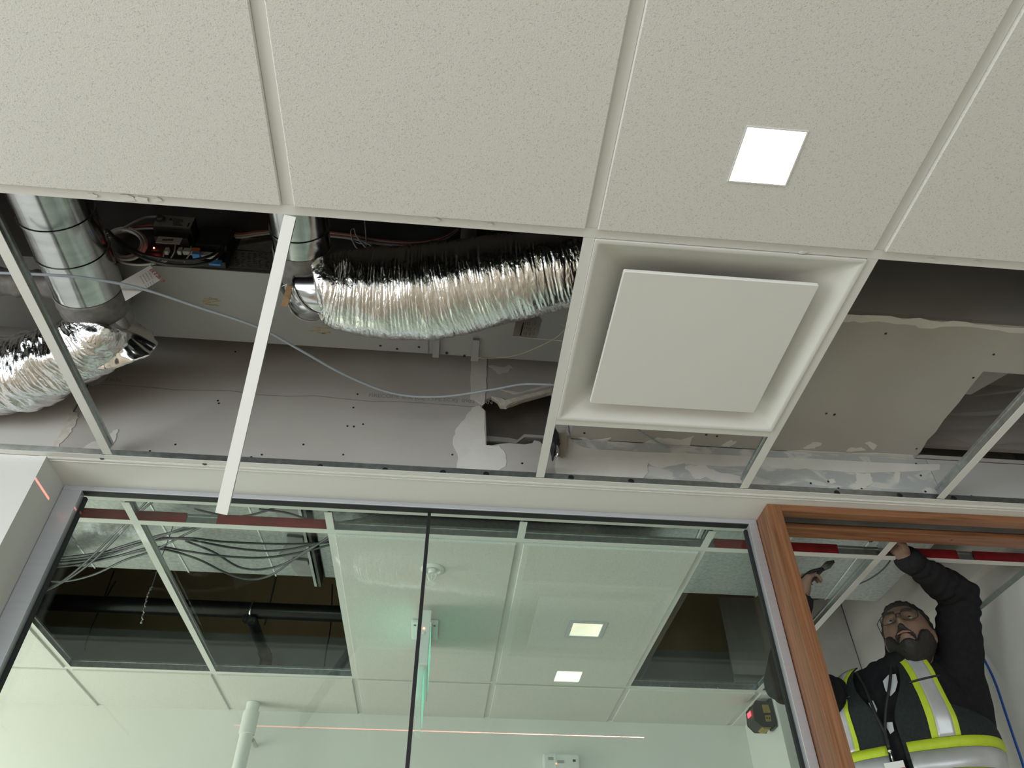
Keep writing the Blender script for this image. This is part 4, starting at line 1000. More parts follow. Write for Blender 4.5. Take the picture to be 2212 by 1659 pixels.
# ---------------- recessed downlight of the meeting room
ml = thing('downlight', (DL[0], DL[1], CE - .008), 'square recessed downlight with grey trim in the meeting room tile', 'light')
hx = DL[2]; m = MB(); o = .010
for a, b in ((hx + .008, hx - .008),):
    c = [(-1, -1), (1, -1), (1, 1), (-1, 1)]
    for zz in (CE - .0105, CE - .0082):
        for s in (a, b): m.v += [Vector((DL[0] + s * x, DL[1] + s * y, zz)) for x, y in c]
    for k in range(4):
        k2 = (k + 1) % 4
        m.f += [(k, k2, 4 + k2, 4 + k), (8 + k, 12 + k, 12 + k2, 8 + k2), (k, 8 + k, 8 + k2, k2), (4 + k, 4 + k2, 12 + k2, 12 + k)]; m.m += [0] * 4
m.build('trim', M['alu'], ml)
def lens_mat():
    m, nt, p = new_mat('patterned_lens')
    tc = nd(nt, 'ShaderNodeTexCoord'); v = nd(nt, 'ShaderNodeTexVoronoi'); v.inputs['Scale'].default_value = 90
    nt.links.new(tc.outputs['Object'], v.inputs['Vector'])
    r = nd(nt, 'ShaderNodeValToRGB'); r.color_ramp.elements[0].color = (.75, .66, .48, 1); r.color_ramp.elements[1].color = (1, .96, .80, 1)
    r.color_ramp.elements[0].position = .1; r.color_ramp.elements[1].position = .6
    nt.links.new(v.outputs['Distance'], r.inputs['Fac']); nt.links.new(r.outputs['Color'], p.inputs['Emission Color']); p.inputs['Emission Strength'].default_value = .60
    p.inputs['Base Color'].default_value = (.8, .8, .75, 1)
    return m
M['lens_pattern'] = lens_mat()
i_, t_ = hx - .0085, hx - .030; ref = MB()
ref.v += [Vector((DL[0] + s * x, DL[1] + s * y, z)) for s, z in ((i_, CE - .008), (t_, CE + .04)) for x, y in ((-1, -1), (1, -1), (1, 1), (-1, 1))]
ref.f += [(0, 1, 5, 4), (1, 2, 6, 5), (2, 3, 7, 6), (3, 0, 4, 7)]; ref.m += [0] * 4
ref.build('reflector', emit('self_lit_reflector', (1.0, .95, .80), .45), ml)  # faces glow by themselves in place of reflected lamp light
MB().box(DL[0] - t_, DL[0] + t_, DL[1] - t_, DL[1] + t_, CE + .04, CE + .043).build('lens', M['lens_pattern'], ml)
MB().box(DL[0] - hx, DL[0] + hx, DL[1] - hx, DL[1] + hx, CE + .044, CE + .09).build('housing', M['dark_metal'], ml)

# ---------------- sprinkler head
sx_, sy_ = -.058, 2.329; zt = CE - .008
sp = thing('ceiling_sprinkler', (sx_, sy_, zt - .05), 'white pendant sprinkler with round escutcheon in the ceiling tile', 'sprinkler')
MB().lathe((sx_, sy_, zt), (0, 0, -1), [(0, .040), (.003, .040), (.006, .035), (.007, .028), (.001, .026)], 32).build('escutcheon', M['white_plastic'], sp, smooth=True)
MB().lathe((sx_, sy_, zt), (0, 0, -1), [(0, .014), (.012, .014), (.016, .010)], 18).build('body', M['white_plastic'], sp, smooth=True)
for s in (-1, 1): MB().tube(catmull([(sx_ + s * .012, sy_, zt - .012), (sx_ + s * .013, sy_, zt - .028), (sx_ + s * .005, sy_, zt - .044), (sx_, sy_, zt - .048)], 5), .0028, 7).build('frame_arm', M['white_plastic'], sp, smooth=True)
MB().lathe((sx_, sy_, zt - .048), (0, 0, -1), [(0, .005), (.003, .016), (.0045, .016)], 18).build('deflector', M['white_plastic'], sp, smooth=True)
MB().tube([(sx_, sy_, zt - .014), (sx_, sy_, zt - .047)], .0024, 7).build('bulb', M['white_plastic'], sp)

# ---------------- edge-lit exit sign, seen end-on
ex = thing('exit_sign', (-.078, 2.78, .90), 'edge lit exit sign with clear panel hung from the ceiling, seen end on', 'exit sign')
MB().box(-.132, -.030, 2.72, 2.868, CE - .026, CE - .0082).build('canopy', M['white_plastic'], ex, bevel=.004)
for s in (-.118, -.044): MB().lathe((s, 2.735, CE - .0262), (0, 0, -1), [(0, .005), (.0008, .005)], 12).build('canopy_screw', M['dark_metal'], ex)
MB().box(-.101, -.056, 2.60, 2.97, 1.035, CE - .027).build('housing', M['white_plastic'], ex, bevel=.004)
ac, nt, p = new_mat('clear_acrylic'); p.inputs['Base Color'].default_value = (.85, .97, .92, 1); p.inputs['Roughness'].default_value = .05; p.inputs['Transmission Weight'].default_value = 0.0; p.inputs['Alpha'].default_value = .35
pnl = MB().box(-.090, -.068, 2.615, 2.955, .900, 1.0345).build('clear_panel', ac, ex, bevel=.003)
M['exit_green'] = emit('green_edge_light', (.30, 1.0, .72), 0.42)
MB().box(-.0672, -.0664, 2.64, 2.94, .93, 1.03).build('lit_legend', M['exit_green'], ex)
MB().box(-.0555, -.0548, 2.62, 2.95, 1.06, 1.20).build('lit_strip', M['exit_green'], ex)
MB().box(-.1022, -.1015, 2.62, 2.95, 1.06, 1.20).build('lit_strip', M['exit_green'], ex)
MB().ball((-.079, 2.599, 1.165), .003, n=8, m=6).build('red_lamp', emit('sign_lamp', (1, .25, .12), 10), ex)
MB().lathe((-.079, 2.5999, 1.148), (0, -1, 0), [(0, .006), (.002, .006), (.003, .004)], 12).build('test_button', M['white_plastic'], ex)

# ---------------- wall pipe, detector
pw = thing('wall_pipe', (-.874, 3.68, -1.5), 'white painted pipe with coupling standing against the far wall', 'pipe')
MB().lathe((-.874, 3.68, -1.499), (0, 0, 1), [(0, .030), (CE + 1.49, .030)], 24).build('pipe', M['white_plastic'], pw, smooth=True)
MB().lathe((-.874, 3.68, CE - .15), (0, 0, 1), [(0, .033), (.002, .036), (.10, .036), (.102, .031)], 24).build('coupling', M['white_plastic'], pw, smooth=True)
MB().lathe((-.845, 3.70, CE - .165), (0, 1, 0), [(0, .009), (.085, .009)], 12).build('bracket', M['galv'], pw, smooth=True)
dt = thing('motion_sensor', (.577, YF - .03, 1.0), 'white wall sensor with small red lamp low on the far wall', 'sensor')
MB().box(.492, .664, YF - .045, YF - .001, 1.005, 1.090).build('body', M['white_plastic'], dt, bevel=.008)
MB().box(.547, .552, YF - .048, YF - .0445, 1.02, 1.088).build('rib', M['white_plastic'], dt)
MB().box(.515, .540, YF - .0470, YF - .0445, 1.060, 1.073).build('window', M['label_grey'], dt); MB().box(.558, .590, YF - .0470, YF - .0445, 1.048, 1.060).build('window', M['label_grey'], dt)
MB().box(.632, .645, YF - .0472, YF - .0445, 1.055, 1.065).build('eye', M['black'], dt); MB().ball((.552, YF - .0475, 1.045), .003, n=8, m=6).build('red_lamp', emit('sensor_lamp', (1, .2, .1), 5), dt)

# ---------------- laser level and its line
lv = thing('laser_level', (1.46, 3.45, 1.12), 'black and yellow laser level clamped in the corner by the pilaster', 'laser level')
M['tool_yellow'] = mat('tool_yellow', (.36, .24, .05), .5, var=.1, vscale=40)
hexa = [(1.412, 1.155), (1.416, 1.215), (1.440, 1.238), (1.500, 1.232), (1.512, 1.150), (1.490, 1.128), (1.436, 1.128)]
MB().poly(hexa, lambda a, b, d: (a, 3.40 + d, b), .085).build('body', M['black'], lv, bevel=.004)
MB().poly([(1.462, 1.222), (1.492, 1.222), (1.496, 1.188), (1.462, 1.186)], lambda a, b, d: (a, 3.399 - d, b), .002).build('side_plate', M['tool_yellow'], lv)
MB().poly([(1.466, 1.175), (1.492, 1.177), (1.490, 1.150), (1.464, 1.148)], lambda a, b, d: (a, 3.399 - d, b), .002).build('button_panel', M['tool_yellow'], lv)
for x in (1.472, 1.484): MB().lathe((x, 3.3969, 1.163), (0, -1, 0), [(0, .004), (.002, .004)], 8).build('button', M['black'], lv)
MB().poly([(1.446, 1.1275), (1.490, 1.1275), (1.480, 1.120), (1.455, 1.120)], lambda a, b, d: (a, 3.41 + d, b), .06).build('foot', M['tool_yellow'], lv)
MB().box(1.505, 1.519, 3.405, 3.475, 1.13, 1.255).build('bracket', M['black'], lv, bevel=.003)
MB().poly([(1.4085, 1.180), (1.4085, 1.200), (1.4112, 1.200), (1.4112, 1.180)], lambda a, b, d: (a, 3.42 + d, b), .04).build('laser_window', emit('laser_window', (1, .05, .08), 3), lv)
ld = bpy.data.lights.new('laser_plane', 'POINT'); ld.energy = 1.0; ld.shadow_soft_size = 0.0; ld.use_nodes = True
nt = ld.node_tree; em = nt.nodes.get('Emission'); em.inputs['Color'].default_value = (1, .22, .20, 1)
tc = nd(nt, 'ShaderNodeTexCoord'); sx = nd(nt, 'ShaderNodeSeparateXYZ'); nt.links.new(tc.outputs['Normal'], sx.inputs[0])
ab = nd(nt, 'ShaderNodeMath', operation='ABSOLUTE'); nt.links.new(sx.outputs['Z'], ab.inputs[0])
lt = nd(nt, 'ShaderNodeMath', operation='LESS_THAN'); lt.inputs[1].default_value = .0013; nt.links.new(ab.outputs[0], lt.inputs[0])
ax = nd(nt, 'ShaderNodeMath', operation='ABSOLUTE'); nt.links.new(sx.outputs['X'], ax.inputs[0])
gt = nd(nt, 'ShaderNodeMath', operation='GREATER_THAN'); gt.inputs[1].default_value = .76; nt.links.new(ax.outputs[0], gt.inputs[0])
mu = nd(nt, 'ShaderNodeMath', operation='MULTIPLY'); nt.links.new(lt.outputs[0], mu.inputs[0]); nt.links.new(gt.outputs[0], mu.inputs[1])
gp = nd(nt, 'ShaderNodeMath', operation='ABSOLUTE'); nt.links.new(sx.outputs['Y'], gp.inputs[0])
g2 = nd(nt, 'ShaderNodeMath', operation='GREATER_THAN'); g2.inputs[1].default_value = .146; nt.links.new(gp.outputs[0], g2.inputs[0])
mg = nd(nt, 'ShaderNodeMath', operation='MULTIPLY'); nt.links.new(mu.outputs[0], mg.inputs[0]); nt.links.new(g2.outputs[0], mg.inputs[1])
mu2 = nd(nt, 'ShaderNodeMath', operation='MULTIPLY'); mu2.inputs[1].default_value = 750.0; nt.links.new(mg.outputs[0], mu2.inputs[0]); nt.links.new(mu2.outputs[0], em.inputs['Strength'])
lo = bpy.data.objects.new('laser_plane', ld); COL.objects.link(lo); lo.location = (1.405, 3.44, 1.187 + Z0)

cable('network_cable', 'blue network cable hanging against the white side wall', pathy([(2100, 1385, 2.55), (2126, 1425, 2.54), (2150, 1475, 2.52), (2172, 1540, 2.50), (2192, 1600, 2.48), (2212, 1660, 2.47), (2230, 1740, 2.46)]), .0042, mat('blue_cable', (.02, .09, .38), .4))
cable('loose_cable', 'dark loose cable above the door bay', pathz([(1855, 1262, 1.42), (1880, 1250, 1.40), (1905, 1232, 1.40), (1920, 1215, 1.41), (1928, 1200, 1.43)]), .003, M['cable_grey'])
# ================================================================ the worker on the ladder
def V3(*a): return Vector(a)
class Blob(MB):
    def cap(s, a, b, ra, rb, n=18, k=5):
        """tapered capsule"""
        a = Vector(a); b = Vector(b); t = (b - a); Ln = t.length; prof = []
        for i in range(k + 1):
            q = math.pi / 2 * i / k; prof.append((-ra * math.cos(q), max(.0004, ra * math.sin(q))))
        for i in range(k + 1):
            q = math.pi / 2 * i / k; prof.append((Ln + rb * math.sin(q), max(.0004, rb * math.cos(q))))
        return s.lathe(a, t, prof, n)
    def remesh(s, name, voxel, mats, parent=None, smooth=3, disp=None):
        me = bpy.data.meshes.new('tmp'); me.from_pydata([tuple(v) for v in s.v], [], s.f)
        bm = bmesh.new(); bm.from_mesh(me); bmesh.ops.recalc_face_normals(bm, faces=bm.faces); bm.to_mesh(me); bm.free()
        o = bpy.data.objects.new('tmp', me); COL.objects.link(o)
        r = o.modifiers.new('r', 'REMESH'); r.mode = 'VOXEL'; r.voxel_size = voxel
        q = o.modifiers.new('s', 'SMOOTH'); q.factor = .5; q.iterations = smooth
        dg = bpy.context.evaluated_depsgraph_get(); dg.update()
        nm = bpy.data.meshes.new_from_object(o.evaluated_get(dg))
        bpy.data.objects.remove(o)
        out = MB(); out.v = [v.co.copy() for v in nm.vertices]
        if disp: 
            nr = [v.normal.copy() for v in nm.vertices]; out.v = [p + n_ * disp(p) for p, n_ in zip(out.v, nr)]
        out.f = [tuple(p.vertices) for p in nm.polygons]; out.m = [0] * len(out.f)
        return out.build(name, mats, parent, smooth='all', fixn=False)

M['skin'] = mat('skin', (.235, .145, .102), .55, var=.08, vscale=30)
M['hoodie'] = mat('black_fleece', (.018, .0175, .019), .95, var=.15, vscale=60, bump=.3, bscale=220, spec=.15)
M['vest'] = mat('dark_mesh_fabric', (.020, .026, .025), .85, var=.2, vscale=120, bump=.35, bscale=400, spec=.25)
M['hair'] = mat('black_hair', (.016, .013, .011), .6, bump=.7, bscale=260, stretch=(1, 1, .3))
M['lime'] = mat('lime_trim', (.52, .66, .03), .6, var=.06, vscale=50)
M['silver'] = mat('reflective_tape', (.56, .57, .58), .35, .25, var=.06, vscale=20, bump=.3, bscale=30)
M['jeans'] = mat('work_trousers', (.05, .055, .07), .9)

HC = Vector((1.606, 2.375, 1.106))                       # head centre
hf = Vector((-.60, -.72, .36)).normalized()             # the way the face points
hu = Vector((.36, .42, 1.0)); hu = (hu - hf * hu.dot(hf)).normalized()
hs = hf.cross(hu)                                        # head side axis
def hp(x, y, z): return HC + hs * x + hf * y + hu * z
def gauss(v, c, w): return math.exp(-((v - c) / w) ** 2)
def head_pt(d, off=0.0):
    x, y, z = d.x * .076, d.y * .094, d.z * .117
    low = smoothstep(.01, -.10, z)
    x *= 1 - .26 * low; 
    if y > 0: y *= 1 - .04 * low
    if y < 0: y *= 1 - .18 * low
    if d.y > 0:
        y += .030 * gauss(x, 0, .0125) * gauss(z, -.032, .017) + .014 * gauss(x, 0, .010) * gauss(z, -.008, .022)   # nose
        y += .004 * gauss(abs(x), .014, .008) * gauss(z, -.040, .008)
        y += .006 * gauss(abs(x), .024, .022) * gauss(z, .026, .011)                                                # brow
        y -= .011 * gauss(abs(x), .031, .014) * gauss(z, .004, .013)                                                # eye sockets
        y += .005 * gauss(abs(x), .042, .020) * gauss(z, -.028, .020)                                               # cheeks
        y += .0065 * gauss(x, 0, .020) * (gauss(z, -.061, .0055) + gauss(z, -.073, .0065)) - .003 * gauss(x, 0, .022) * gauss(z, -.067, .003)
        y += .010 * gauss(x, 0, .024) * gauss(z, -.098, .016)                                                       # chin
    n = Vector((d.x / .076, d.y / .094, d.z / .117)).normalized()
    return hp(x + n.x * off, y + n.y * off, z + n.z * off)
def head_grid(nu=72, nv=56):
    for i in range(nv + 1):
        th_ = math.pi * i / nv
        for k in range(nu):
            ph = 2 * math.pi * k / nu
            yield i, k, Vector((math.sin(th_) * math.sin(ph), math.sin(th_) * math.cos(ph), math.cos(th_)))
B = Blob(); b0 = len(B.v); nu, nv = 72, 56
for i, k, d in head_grid(): B.v.append(head_pt(d))
for i in range(nv):
    for k in range(nu): k2 = (k + 1) % nu; B.f.append((b0 + i * nu + k, b0 + (i + 1) * nu + k, b0 + (i + 1) * nu + k2, b0 + i * nu + k2)); B.m.append(0)
for s in (-1, 1):                                        # ears
    c = hp(s * .077, -.012, -.012); b0 = len(B.v)
    for i in range(9):
        for k in range(12):
            th_ = math.pi * i / 8; ph = 2 * math.pi * k / 12
            B.v.append(c + hs * (.008 * math.sin(th_) * math.cos(ph)) + hf * (.017 * math.sin(th_) * math.sin(ph)) + hu * (.031 * math.cos(th_)))
    for i in range(8):
        for k in range(12): k2 = (k + 1) % 12; B.f.append((b0 + i * 12 + k, b0 + (i + 1) * 12 + k, b0 + (i + 1) * 12 + k2, b0 + i * 12 + k2)); B.m.append(0)
TC = Vector((1.540, 2.500, 0))                           # torso axis
tf = Vector((-.66, -.75, 0)).normalized(); tl = Vector((.75, -.66, 0)).normalized()
RINGS = [(.20, .165, .120), (.40, .180, .130), (.55, .192, .135), (.68, .202, .137), (.80, .210, .135), (.88, .208, .128), (.93, .196, .115), (.965, .170, .100), (.995, .128, .085), (1.012, .085, .070)]
def ring_at(z):
    for (z0, a0, b0_), (z1, a1, b1) in zip(RINGS, RINGS[1:]):
        if z <= z1: t = max(0, (z - z0) / (z1 - z0)); return a0 + (a1 - a0) * t, b0_ + (b1 - b0_) * t
    return RINGS[-1][1:]
def torso_pt(ph, z, off):
    a, b = ring_at(z); s, c = math.sin(ph), math.cos(ph); e = .86
    # the raised shoulder lifts its side of the top
    lift = .035 * smoothstep(.80, .98, z) * max(0, s)
    return TC + tl * ((a + off) * math.copysign(abs(s) ** e, s)) + tf * ((b + off) * math.copysign(abs(c) ** e, c)) + Vector((0, 0, z + lift + off * .5 * smoothstep(.9, 1.0, z)))
def add_torso(B, off):
    n = 48; zs = [r[0] for r in RINGS]; zz = []
    for q in range(len(zs) - 1): zz += [zs[q] + (zs[q + 1] - zs[q]) * t / 4 for t in range(4)]
    zz.append(zs[-1]); b0 = len(B.v)
    for z in zz:
        for k in range(n): B.v.append(torso_pt(2 * math.pi * k / n, z, off))
    for i in range(len(zz) - 1):
        for k in range(n): k2 = (k + 1) % n; B.f.append((b0 + i * n + k, b0 + i * n + k2, b0 + (i + 1) * n + k2, b0 + (i + 1) * n + k)); B.m.append(0)
    B.f.append(tuple(b0 + k for k in range(n))[::-1]); B.m.append(0); B.f.append(tuple(b0 + (len(zz) - 1) * n + k for k in range(n))); B.m.append(0)
NB = Vector((1.575, 2.465, .98))
SR, ER, WR_ = Vector((1.395, 2.55, .945)), Vector((1.105, 2.37, .925)), Vector((1.185, 2.27, 1.155))
SL, EL, WL = Vector((1.765, 2.425, .985)), Vector((1.797, 2.300, 1.228)), Vector((1.540, 2.125, 1.256))
add_torso(B, 0)
B.cap(NB - Vector((0, 0, .03)), HC - hu * .055 - hf * .02, .062, .058)
B.cap(SR, ER, .055, .042); B.cap(ER, WR_, .042, .028); B.cap(SL, EL, .055, .042); B.cap(EL, WL, .042, .028)
def hand(B, w, d, n, curl, side):
    """palm, four fingers of unequal length and a thumb; d: pointing direction, n: palm normal, side: +1/-1 thumb side"""
    d = d.normalized(); n = (n - d * n.dot(d)).normalized(); s = d.cross(n) * side
    B.cap(w, w + d * .05, .026, .030); B.cap(w + d * .03 + s * .018, w + d * .085 + s * .026, .016, .013); B.cap(w + d * .03 - s * .018, w + d * .082 - s * .026, .016, .012); B.cap(w + d * .03, w + d * .088, .017, .014)
    for j, (o, ln) in enumerate(((.033, .070), (.011, .078), (-.011, .073), (-.033, .058))):
        p = w + d * (.088 - .004 * abs(j - 1)) + s * o; ang = 0.0
        for seg, fr in enumerate((.45, .30, .25)):
            ang += curl * (.8, 1.0, .7)[seg]
            q = p + (d * math.cos(ang) + n * math.sin(ang)) * ln * fr; B.cap(p, q, .0082 - .0007 * seg, .0076 - .0008 * seg, 10, 3); p = q
    p = w + d * .028 + s * .030
    q = p + (d * .6 + s * .75 + n * .25).normalized() * .038; r = q + (d * .85 + s * .1 + n * .55).normalized() * .030
    B.cap(p, q, .0125, .0105, 10, 3); B.cap(q, r, .0105, .0085, 10, 3)
hand(B, WL + (WL - EL).normalized() * .012, Vector((-.60, -.22, .70)), Vector((-.6, .2, -.6)), .60, 1)
hand(B, WR_ + (WR_ - ER).normalized() * .012, Vector((.35, -.15, .9)), Vector((.9, .3, -.3)), .9, 1)
FZ = -.530
HPz = .20
for s, fx in ((-1, 1.535), (1, 1.675)):
    hip = TC + tl * (s * .09) + Vector((0, 0, HPz)); knee = Vector((fx, 2.43, -.09)); ank = Vector((fx, 2.50, FZ + .085))
    B.cap(hip, knee, .088, .058); B.cap(knee, ank, .056, .040)
    B.cap(ank + Vector((0, .03, -.045)), ank + Vector((0, -.13, -.053)), .038, .030)
person = B.remesh('person', .0055, M['skin'], smooth=2)
tag(person, 'man in black hoodie and hi vis vest reaching up into the ceiling', 'person')

def shell(name, m, mask, off, thick=.004):
    """hair shell grown from the head surface where mask(local direction, local z) holds"""
    nu, nv = 96, 72; idx = {}; out = MB(); keep = []
    for i in range(nv + 1):
        th_ = math.pi * i / nv
        for k in range(nu):
            ph = 2 * math.pi * k / nu; d = Vector((math.sin(th_) * math.sin(ph), math.sin(th_) * math.cos(ph), math.cos(th_)))
            mk = mask(d); keep.append(mk)
            o_ = -.003 + (off + .003) * min(1, max(0, mk * 3)) + (.0025 if name == 'beard' else .007) * noise.noise(d * 9) * (mk > 0)
            out.v.append(head_pt(d, o_))
    for i in range(nv):
        for k in range(nu):
            k2 = (k + 1) % nu; q = (i * nu + k, (i + 1) * nu + k, (i + 1) * nu + k2, i * nu + k2)
            if sum(keep[a] > 0 for a in q) >= 2: out.f.append(q); out.m.append(0)
    return out.build(name, M[m], person, smooth='all', fixn=False)
def hair_mask(d):
    z = d.z * .117; y = d.y * .094
    line = .062 + .0 * abs(d.x) if d.y > .25 else (.062 - (.25 - d.y) * .16)
    line = max(line, -.055)
    return (z - line) / .03
def beard_mask(d):
    x, y, z = d.x * .076, d.y * .094, d.z * .117
    ax_ = abs(x)
    if y < -.03: return -1
    side = -.030 - .045 * smoothstep(.066, .030, ax_)      # higher at the side burns, lower at the mouth
    v = (side - z) / .012
    mouth = .022 - math.hypot(ax_ * .55, (z + .067) * 1.6)
    v = min(v, 1) if mouth < .008 else -1
    mus = min((.036 - ax_) / .004, (.0070 - abs(z + .0495 + max(0, ax_ - .008) * .62)) / .003)
    gt = min((.030 - ax_) / .006, (-.083 - z) / .004)
    return max(v, mus * .6, gt)
shell('hair', 'hair', hair_mask, .010); shell('beard', 'hair', beard_mask, .013)
M['eye_white'] = mat('eye_white', (.30, .27, .25), .3); M['iris'] = mat('dark_iris', (.03, .02, .015), .2)
M['lips'] = mat('lips', (.30, .15, .12), .5)
for s in (-1, 1):
    c = hp(s * .031, .0710, .004); MB().ball(c, .0105, n=14, m=10).build('eyeball', M['eye_white'], person, smooth='all')
    MB().ball(c + hf * .0062 + hu * .0018, .0058, n=10, m=8).build('iris', M['iris'], person, smooth='all')
    br = [hp(s * x, .0975 - .13 * max(0, x - .018), .0235 + .004 * math.sin((x - .012) / .036 * 3.14)) for x in (.012, .020, .030, .040, .048)]
    MB().tube(catmull(br, 4), [.0032] * 17, 6).build('eyebrow', M['hair'], person, smooth='all')
lp_ = [hp(x, .0985 - abs(x) * .22 - .002, -.067 + .0025 * math.cos(x * 60) - abs(x) * .05) for x in (-.022, -.014, -.006, 0, .006, .014, .022)]
MB().tube(catmull(lp_, 4), [.0018 + .0024 * math.sin(math.pi * i / 24) for i in range(25)], 7).build('lips', M['lips'], person, smooth='all')
# glasses
gl = empty('glasses', HC); gl.parent = person; gl.location = HC - WLOC[person.name]
M['wire_frame'] = mat('thin_glasses_frame', (.05, .045, .04), .3, .7)
gf = MB()
for s in (-1, 1):
    ring = []
    for k in range(25):
        a = 2 * math.pi * k / 24; ca, sa = math.cos(a), math.sin(a)
        x = .034 + .027 * math.copysign(abs(ca) ** .6, ca); z = -.002 + .0215 * math.copysign(abs(sa) ** .6, sa)
        ring.append(hp(s * x, .101 - (x - .02) * .13, z))
    gf.tube(ring, .0013, 6, caps=False)
    gf.tube([hp(s * .061, .096, .010), hp(s * .078, .075, .010), hp(s * .081, -.01, .004)], .0013, 6)
gf.tube(catmull([hp(-.008, .103, .006), hp(0, .106, .008), hp(.008, .103, .006)], 4), .0013, 6)
gf.build('frame', M['wire_frame'], gl, smooth='all')
M['spectacle'] = glass_mat('spectacle_lens', (.95, .96, .95))
for s in (-1, 1):
    m = MB(); pts = []
    for k in range(24):
        a = 2 * math.pi * k / 24; ca, sa = math.cos(a), math.sin(a)
        pts.append((.034 + .0262 * math.copysign(abs(ca) ** .6, ca), -.002 + .0207 * math.copysign(abs(sa) ** .6, sa)))
    m.poly(pts, lambda a, b, d, s=s: hp(s * a, .101 - (a - .02) * .13 + d, b), .0012); m.build('lens', M['spectacle'], gl)

# hoodie
Hd = Blob(); add_torso(Hd, .016)
for a, b, ra, rb in ((SR, ER, .068, .060), (ER, WR_, .060, .046), (SL, EL, .080, .066), (EL, WL, .064, .040)): Hd.cap(a, b, ra, rb)
Hd.cap(TC + Vector((-.05, 0, .93)) + tl * -.10, SR, .062, .066); Hd.cap(TC + Vector((.04, 0, .95)) + tl * .10, SL, .075, .08)
Hd.cap(SL + Vector((.01, 0, -.02)), TC + tl * .185 + Vector((0, 0, .72)), .075, .075)
hoodc = NB + Vector((.0, -.01, .055))
for k in range(20):
    a = 2 * math.pi * k / 20; a2 = 2 * math.pi * (k + 1) / 20
    def hq(a): return hoodc + tl * (.086 * math.sin(a)) + tf * (.082 * math.cos(a)) + Vector((0, 0, -.030 * math.cos(a) + .020 * math.sin(a)))
    r = .034 + .010 * max(0, -math.cos(a)); Hd.cap(hq(a), hq(a2), r, r, 10, 3)
Hd.cap(hoodc - tf * .10 + Vector((0, 0, -.02)), hoodc - tf * .07 + Vector((.02, 0, .08)), .07, .05)
Hd.cap(hoodc + tl * .085 - tf * .02, hoodc + tl * .088 - tf * .04 + Vector((0, 0, .085)), .030, .026)
def folds(p):
    f = 0.0
    dU = (p - EL).length; w = math.exp(-(dU / .12) ** 2)
    ax_ = (SL - EL).normalized(); t = (p - EL).dot(ax_)
    f += .006 * w * math.sin(t * 150 + 3 * noise.noise(p * 14))
    ax2 = (WL - EL).normalized(); t2 = (p - EL).dot(ax2)
    if t2 > .05: f += .003 * math.sin(t2 * 120 + 4 * noise.noise(p * 10))
    f += .007 * noise.noise(p * 11) + .003 * noise.noise(p * 28)
    return f
Hd.remesh('hoodie', .008, M['hoodie'], person, smooth=4, disp=folds)
# cuffs
for w_, e_ in ((WL, EL), (WR_, ER)):
    d = (w_ - e_).normalized(); MB().lathe(w_ - d * .02, d, [(0, .043), (.02, .045), (.045, .042), (.05, .034)], 22).build('cuff', M['hoodie'], person, smooth='all')
# vest with neck, arm and front openings
vz = [.50 + (1.004 - .50) * i / 60 for i in range(61)]; nphi = 160
def open_half(z): return .05 + .30 * smoothstep(.80, 1.0, z)
def arm_half(z): return .95 * smoothstep(.775, .86, z) if z > .775 else 0
def vest_off(ph, z):
    o_ = .034 + .010 * math.sin(z * 22 + ph * 2) * smoothstep(.9, .7, z) + .006 * noise.noise(Vector((ph * 2, z * 9, 0)))
    o_ += .030 * smoothstep(.90, .74, z) * max(0, math.sin(ph)) ** 2
    return o_
vm = MB(); NA, NBk = 26, 26
def vest_cols(z):
    """angles of the half panel, front edge to centre back, with a gap at the arm hole"""
    o0 = open_half(z); ah = arm_half(z)
    f = [o0 + (1.62 - ah - o0) * i / NA for i in range(NA + 1)]; k = [1.62 + ah + (math.pi - 1.62 - ah) * i / NBk for i in range(NBk + 1)]
    return f + k
nc = NA + NBk + 2
for s in (-1, 1):
    b0 = len(vm.v)
    for z in vz:
        for ph in vest_cols(z): vm.v.append(torso_pt(s * ph, z, vest_off(s * ph, z)))
    for i in range(60):
        for k in range(nc - 1):
            if k == NA: continue
            q = (b0 + i * nc + k, b0 + i * nc + k + 1, b0 + (i + 1) * nc + k + 1, b0 + (i + 1) * nc + k); vm.f.append(q if s > 0 else q[::-1]); vm.m.append(0)
vest = vm.build('vest', M['vest'], person, smooth='all', fixn=False)
sol = vest.modifiers.new('thickness', 'SOLIDIFY'); sol.thickness = .003; sol.offset = 0
def strip(name, m, f0, f1, zs, off=.003):
    """band on the vest between two angle functions of z"""
    s = MB(); n = 6
    for z in zs:
        for k in range(n + 1):
            ph = f0(z) + (f1(z) - f0(z)) * k / n; s.v.append(torso_pt(ph, z, vest_off(ph, z) + off))
    for i in range(len(zs) - 1):
        for k in range(n): s.f.append((i * (n + 1) + k, i * (n + 1) + k + 1, (i + 1) * (n + 1) + k + 1, (i + 1) * (n + 1) + k)); s.m.append(0)
    o_ = s.build(name, M[m], vest, smooth='all', fixn=False)
    q = o_.modifiers.new('thickness', 'SOLIDIFY'); q.thickness = .001; q.offset = 1 if off > 0 else 0
    return o_
